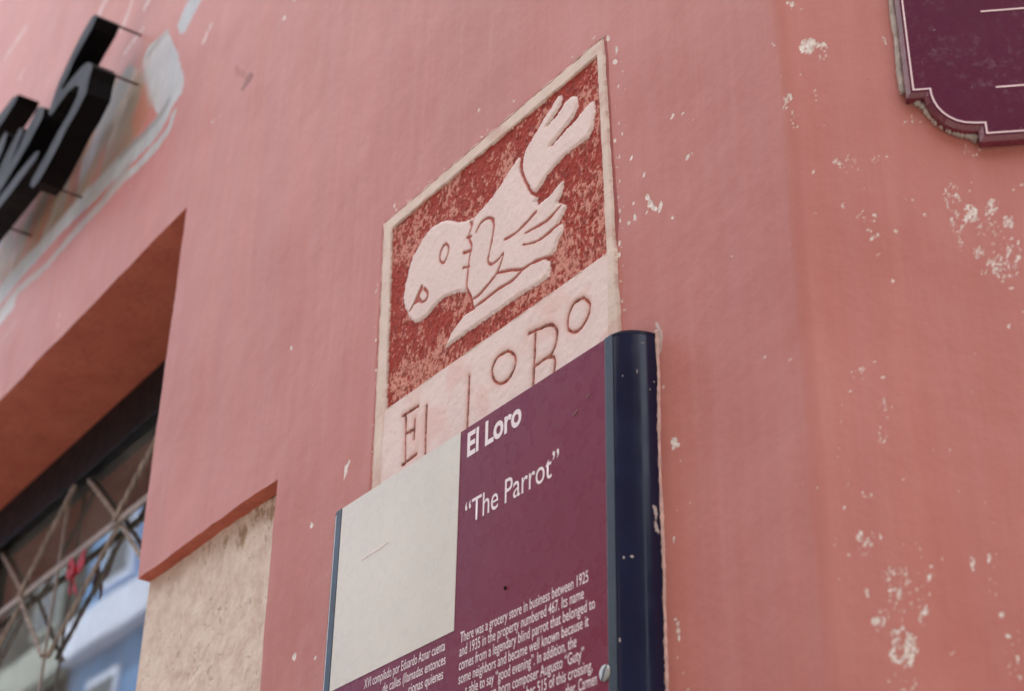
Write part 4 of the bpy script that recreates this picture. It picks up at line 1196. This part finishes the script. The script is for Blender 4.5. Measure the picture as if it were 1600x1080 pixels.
x0_ = S(718.5, 1020)[0]
cap = 0.0168
body = [('There was a grocery store in business between 1925', 719.4, 919.5, 903), ('and 1935 in the property numbered 467. Its name', 718, 912.5, 925), ('comes from a legendary blind parrot that belonged to', 717.2, 930, 940),
        ('some neighbors and became well known because it', 716.7, 920, 966), ('s able to say \u201cgood evening\u201d. In addition, the', 727, 901, 1001), ('an-born composer Augusto \u201cGuty\u201d', 767, 913, 1016), ('ber 515 of this crossing,', 823, 926, 1040), ('ther, Carmen', 884, 933, 1060)]
for i, (s_, a_, b_, yb_) in enumerate(body):
    z_ = zb - dz * i
    # the ends given in px are read at this line's own height
    def x_at(px_):
        lo, hi = 600.0, 1300.0
        for _ in range(40):
            mid = (lo + hi) / 2
            if S(px_, mid)[1] > z_: lo = mid
            else: hi = mid
        return S(px_, lo)[0]
    text_line('body_text', s_, (x_at(a_), z_), (x_at(b_), z_), cap, 0.004)
e1 = S(695.3, 1016); e2 = S(696, 1037.5); e3 = S(692.5, 1060.5)
for s_, a_, b_, z_ in [('XVI compilado por Eduardo Aznar cuenta', 569, 695.5, e1[1]), ('de calles (llamadas entonces', 598, 696.3, e2[1]), ('cionas quienes', 638, 692.5, e3[1])]:
    def x_at2(px_):
        lo, hi = 600.0, 1300.0
        for _ in range(40):
            mid = (lo + hi) / 2
            if S(px_, mid)[1] > z_: lo = mid
            else: hi = mid
        return S(px_, lo)[0]
    text_line('body_text', s_, (x_at2(a_), z_), (x_at2(b_), z_), cap * 0.98, 0.004)

# ------------------------------------------------------------------ wine coloured plaque on the chamfer
PO = 0.020
plq = empty('street_plaque', tuple(Bp(0.45, 3.0)), 'wine red plaque with pale inset line and scooped corner, upper right', 'plaque')
def pq(px_, py_): return Bq(px_, py_, PO)
inner = [pq(1403, 0), pq(1427, 141), pq(1453.5, 140.2)]
arc_px = [(1455, 148), (1459, 158), (1465, 167.5), (1473, 176), (1483, 183), (1495, 188.5), (1508, 191.5), (1522, 192.3), (1538.5, 192)]
arcp = [pq(*q) for q in arc_px]
zl = inner[1][1]; sl_ = inner[1][0]
inner[0] = np.array([sl_, 3.3])
# regularise: the left side is vertical, the short steps square, the scoop a quarter circle
c_end = arcp[-1]; st2 = pq(1543, 208.5)
sq0 = np.array([inner[2][0], zl])
scoop_r = max(c_end[0] - sq0[0], 1e-3)
zl2 = c_end[1]
zbm = st2[1]; s2_ = c_end[0] + 0.001
pts_bl = [np.array([sl_, zl]), sq0]
for q in arcp[:-1]: pts_bl.append(q)
pts_bl += [np.array([s2_, zl2]), np.array([s2_, zbm])]
WPL, HPL = 0.46, 0.40
sR = sl_ + WPL; zTp = zbm + HPL
def mirror(pts, mx=False, mz=False):
    out = []
    for p in pts:
        out.append(np.array([(sl_ + sR) - p[0] if mx else p[0], (zbm + zTp) - p[1] if mz else p[1]]))
    return out
loop = list(pts_bl) + mirror(pts_bl[::-1], mx=True) + mirror(pts_bl, True, True) + mirror(pts_bl[::-1], mz=True)
loop = np.array(loop)
def offset_loop(L, d):
    n = len(L); out = []
    ar = 0.5 * sum(L[i][0] * L[(i + 1) % n][1] - L[(i + 1) % n][0] * L[i][1] for i in range(n))
    sg = 1 if ar > 0 else -1
    for i in range(n):
        a, b, c = L[i - 1], L[i], L[(i + 1) % n]
        e1_ = (b - a) / (np.linalg.norm(b - a) + 1e-12); e2_ = (c - b) / (np.linalg.norm(c - b) + 1e-12)
        n1 = np.array([e1_[1], -e1_[0]]) * sg; n2 = np.array([e2_[1], -e2_[0]]) * sg
        m_ = n1 + n2; k_ = 1 + n1 @ n2
        out.append(b + m_ / max(k_, 0.4) * d)
    return np.array(out)
def ring(loops_offs, name, mat, cap=False):
    v = []; f = []
    n = len(loops_offs[0][0])
    for L, off in loops_offs:
        for p in L: v.append(Bp(p[0], p[1], off))
    for k in range(len(loops_offs) - 1):
        for i in range(n):
            f.append((k * n + i, k * n + (i + 1) % n, (k + 1) * n + (i + 1) % n, (k + 1) * n + i))
    if cap: f.append(tuple(range(n)))
    me = mesh_py(name, v, f)
    bm = bmesh.new(); bm.from_mesh(me)
    if cap:
        big = [q for q in bm.faces if len(q.verts) > 4]
        bmesh.ops.triangulate(bm, faces=big)
    bmesh.ops.recalc_face_normals(bm, faces=bm.faces[:])
    bm.to_mesh(me); bm.free()
    return link(name, me, mat, plq)
L_in = loop
ring([(offset_loop(loop, 0.0035), PO), (offset_loop(loop, 0.0037), PO - 0.0003)], 'plate', MAT['plaque'], cap=True)
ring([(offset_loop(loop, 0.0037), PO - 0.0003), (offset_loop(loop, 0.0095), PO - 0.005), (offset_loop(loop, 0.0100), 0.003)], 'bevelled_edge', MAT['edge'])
ring([(offset_loop(loop, 0.0010), PO + 0.0004), (offset_loop(loop, 0.0010), PO + 0.0009), (offset_loop(loop, -0.0012), PO + 0.0009), (offset_loop(loop, -0.0012), PO + 0.0004)], 'inset_line', MAT['line'])
def bbox_line(a, b, w):
    v = [Bp(a[0], a[1] - w / 2, PO + .0003), Bp(b[0], b[1] - w / 2, PO + .0003), Bp(b[0], b[1] + w / 2, PO + .0003), Bp(a[0], a[1] + w / 2, PO + .0003)]
    v += [q + NB * 0.0006 for q in v]
    link('ruled_line', mesh_py('l', v, [(4, 5, 6, 7), (0, 1, 5, 4), (3, 7, 6, 2), (0, 4, 7, 3), (1, 2, 6, 5)]), MAT['line'], plq)
a = pq(1532, 18.5); bbox_line(a, (sR - 0.10, a[1]), 0.0023)
a = pq(1556, 136.5); bbox_line(a, (sR - 0.10, a[1]), 0.0023)
# caulk pressed out behind the plate
def caulk(pts_px, r0, r1):
    pts = []; rr = []
    P_ = smooth_line([Bq(*q) for q in pts_px], 8)
    for q in P_:
        pts.append(Bp(q[0], q[1], 0.003)); rr.append(rnd.uniform(r0, r1))
    link('caulk_bead', tube_me(pts, 0.004, 8, lambda i_, a_: rr[i_]), MAT['caulk'], plq, True)
caulk([(1390, -40), (1393, 0), (1398, 40), (1403, 80), (1406, 115), (1411, 148)], 0.0042, 0.0062)
caulk([(1424, 158), (1434, 163), (1443, 170), (1453, 182), (1468, 195), (1484, 203)], 0.003, 0.007)
caulk([(1480, 203), (1500, 210), (1514, 214), (1528, 220)], 0.0045, 0.0075)

# ------------------------------------------------------------------ black raised letters
FO = 0.15       # faces stand this far off the wall
RD = 0.075      # depth of the returns
def letter(label, polys, pins):
    c0 = A(*polys[0][0], FO)
    root = empty('sign_letter', (float(c0[0]), WY - FO, float(c0[1])), label, 'letter', 'black raised shop letters')
    v, f, fv, ff = [], [], [], []
    for pl_ in polys:
        pts = [A(*q, FO) for q in pl_]
        n = len(pts); b = len(v)
        for q in pts: v.append((q[0], WY - FO + 0.001, q[1]))
        for q in pts: v.append((q[0], WY - FO + RD, q[1]))
        for i in range(n): f.append((b + i, b + (i + 1) % n, b + n + (i + 1) % n, b + n + i))
        f.append(tuple(b + n + i for i in range(n)))
        b2 = len(fv)
        for q in pts: fv.append((q[0], WY - FO, q[1]))
        ff.append(tuple(b2 + i for i in range(n)))
    me = mesh_py('ret', v, f); link('return', me, MAT['letter'], root)
    me = mesh_py('face', fv, ff)
    bm = bmesh.new(); bm.from_mesh(me); bmesh.ops.triangulate(bm, faces=bm.faces[:]); bmesh.ops.recalc_face_normals(bm, faces=bm.faces[:]); bm.to_mesh(me); bm.free()
    for p in me.polygons:
        if p.normal.y > 0: p.flip()
    link('face', me, MAT['face'], root)
    for (px_, py_) in pins:
        q = A(px_, py_, FO)
        link('mounting_pin', tube_me([(q[0], WY - FO + 0.02, q[1]), (q[0], WY + 0.01, q[1])], 0.0042, 8), MAT['pin'], root, True)
Sp = [(148.5, 22.5), (143, 27), (137, 37), (126, 56), (113, 82), (101, 108), (92, 128), (84, 150), (78, 168), (75.5, 176), (78.5, 181), (86, 172), (97, 156), (108, 142), (118, 134), (124, 135.5), (120, 152), (105, 182), (90, 207), (70, 245), (50, 280), (46.5, 290), (51.5, 294), (60, 284), (72, 264),
      (90, 230), (105, 200), (120, 175), (135, 145), (140, 120), (145, 104), (142, 98), (135, 98), (128, 104), (114, 120), (99, 139), (96, 140), (96, 137), (105, 120), (114, 98), (128, 72), (144, 44), (151.5, 26)]
letter('large black raised letter S, the last of the shop sign', [Sp], [(149, 26), (141, 103), (56, 283)])
P1 = [(29, 147.5), (24, 160), (12, 178), (-10, 212), (-50, 268), (-100, 340), (-112, 335), (-60, 262), (-20, 200), (0, 178), (20, 152)]
P2 = [(58, 170), (64, 166), (70, 168), (66, 184), (45, 224), (25, 258), (4, 293), (-20, 330), (-40, 360), (-56, 368), (-30, 322), (-8, 280), (5, 250), (18, 225), (30, 201), (36, 200), (35, 208), (24, 235), (14, 258), (30, 230), (43, 200)]
P3 = [(55, 238), (62, 235.5), (57, 248), (37, 275), (20, 298), (-5, 330), (-40, 375), (-70, 410), (-82, 408), (-50, 370), (-20, 330), (6, 299), (30, 268)]
P4 = [(3, 214), (9, 205.5), (11.5, 210), (2, 240), (-20, 290), (-50, 340), (-58, 335), (-30, 290), (-10, 240)]
letter('black raised letter beside the S with thin slanting strokes, cut by the picture edge', [P1, P2, P4], [(-30, 240), (-60, 280)])
letter('lower black slanting letter stroke under its neighbour at the left edge', [P3], [(-20, 345)])

# ------------------------------------------------------------------ street and the houses across it
def sheet(name, x0, x1, y0, y1, z, mat):
    o = link(name, mesh_py(name, [(x0, y0, z), (x1, y0, z), (x1, y1, z), (x0, y1, z)], [(0, 1, 2, 3)]), MAT[mat]); tag(o, kind='structure'); return o
sheet('ground', -400, 400, -400, 400, -0.14, 'asphalt')
sheet('road', -80, 60, -4.6, 0.1, -0.12, 'asphalt')
o = box('pavement', (-80, 0.28, -0.12), (60, 14, 0.0), MAT['pave']); tag(o, kind='structure')
o = box('kerb', (-80, 0.1, -0.12), (60, 0.276, 0.004), MAT['kerb'], bev=0.015); tag(o, kind='structure')
o = box('pavement', (-80, -6, -0.12), (60, -4.78, 0.0), MAT['pave']); tag(o, kind='structure')
o = box('kerb', (-80, -4.776, -0.12), (60, -4.6, 0.004), MAT['kerb'], bev=0.015); tag(o, kind='structure')

def town_house(label, x0, x1, H, wall, trim, cz0, cz1, wins, zs_=(0.9, 4.6, 8.0), mat_w='darkglass', hw=1.9):
    root = empty('town_house', ((x0 + x1) / 2, -9, 0), label, 'house')
    box('wall', (x0, -14, 0), (x1, -6, H), MAT[wall], root)
    box('cornice', (x0, -6.0, cz0), (x1, -5.72, cz1), MAT[trim], root, 0.04)
    box('parapet', (x0, -6.0, H - 0.35), (x1, -5.8, H + 0.12), MAT[trim], root, 0.03)
    box('plinth', (x0, -6.0, 0), (x1, -5.94, 0.7), MAT[trim], root, 0.01)
    for zz_ in zs_:
        for xc in wins:
            fr = box('window', (xc - 0.62, -6.0, zz_), (xc + 0.62, -5.93, zz_ + hw + 0.5), MAT[trim], root, 0.01)
            box('pane', (xc - 0.48, -5.935, zz_ + 0.12), (xc + 0.48, -5.915, zz_ + hw + 0.36), MAT[mat_w], fr)
    return root
town_house('blue painted house with pale trim across the street, seen in the window glass', -26.4, -14.0, 15.2, 'blue', 'paleblue', 10.45, 11.14, (-24.9, -21.5, -18.0), zs_=(0.9, 4.6, 7.6, 11.5))
town_house('dark weathered house with grey trim across the street, seen in the window glass', -42.0, -26.43, 14.2, 'greyhouse', 'greytrim', 10.40, 11.14, (-28.0, -31.0, -34.5, -38.0), zs_=(0.9, 4.6, 7.6, 11.5))
town_house('unseen brown house across the street with wooden shuttered openings', -13.97, -2.0, 7.9, 'brownhouse', 'kerb', 6.9, 7.2, (-12.2, -9, -5.6), zs_=(0.9, 3.7), mat_w='wood', hw=1.4)  # raised and darkened so the sign mirrors less bright sky
town_house('unseen dark brown house across the street nearest the crossing', -1.97, 9.0, 11.0, 'brownhouse', 'kerb', 9.9, 10.3, (0.2, 3.6, 7.0), zs_=(0.9,), mat_w='wood', hw=1.7)  # out of view; raised and darkened to dim the rail's reflections

# unseen houses added over the crossing, dark shapes that cut sky sheen
def cross_house(label, cx, cy, w, d, H, rot, wall, trim):
    root = empty('added_crossing_house', (cx, cy, 0), label, 'house')
    R = Matrix.Rotation(rot, 4, 'Z')
    def pb(name, a, b, mat, parent, bev=0.0):
        me = box_me(a[0], b[0], a[1], b[1], a[2], b[2], bev)
        me.transform(R)
        o = bpy.data.objects.new(name, me); COL.objects.link(o); o.parent = parent
        me.materials.append(MAT[mat]); return o
    pb('wall', (-w / 2, 0, 0), (w / 2, d, H), wall, root)
    pb('cornice', (-w / 2 - .1, -0.25, H - 0.6), (w / 2 + .1, -0.004, H - 0.2), trim, root, 0.04)
    for fl_ in range(int(H // 3.6)):
        for k in range(int(w // 2.6)):
            xc = -w / 2 + 1.5 + k * 2.6
            f_ = pb('window', (xc - .6, -0.06, 0.9 + fl_ * 3.6), (xc + .6, -0.004, 3.1 + fl_ * 3.6), trim, root, 0.01)
            pb('pane', (xc - .48, -0.075, 1.02 + fl_ * 3.6), (xc + .48, -0.062, 2.98 + fl_ * 3.6), 'darkglass', f_)
cross_house('unseen tall dark brown house added over the crossing to darken reflections', 11.0, -7.5, 13, 6, 12.5, math.radians(-133), 'brownhouse', 'kerb')
cross_house('unseen long dark house added beyond the crossing along the side street', 13.5, 5.5, 14, 6, 9.5, math.radians(-88), 'brownhouse', 'greytrim')
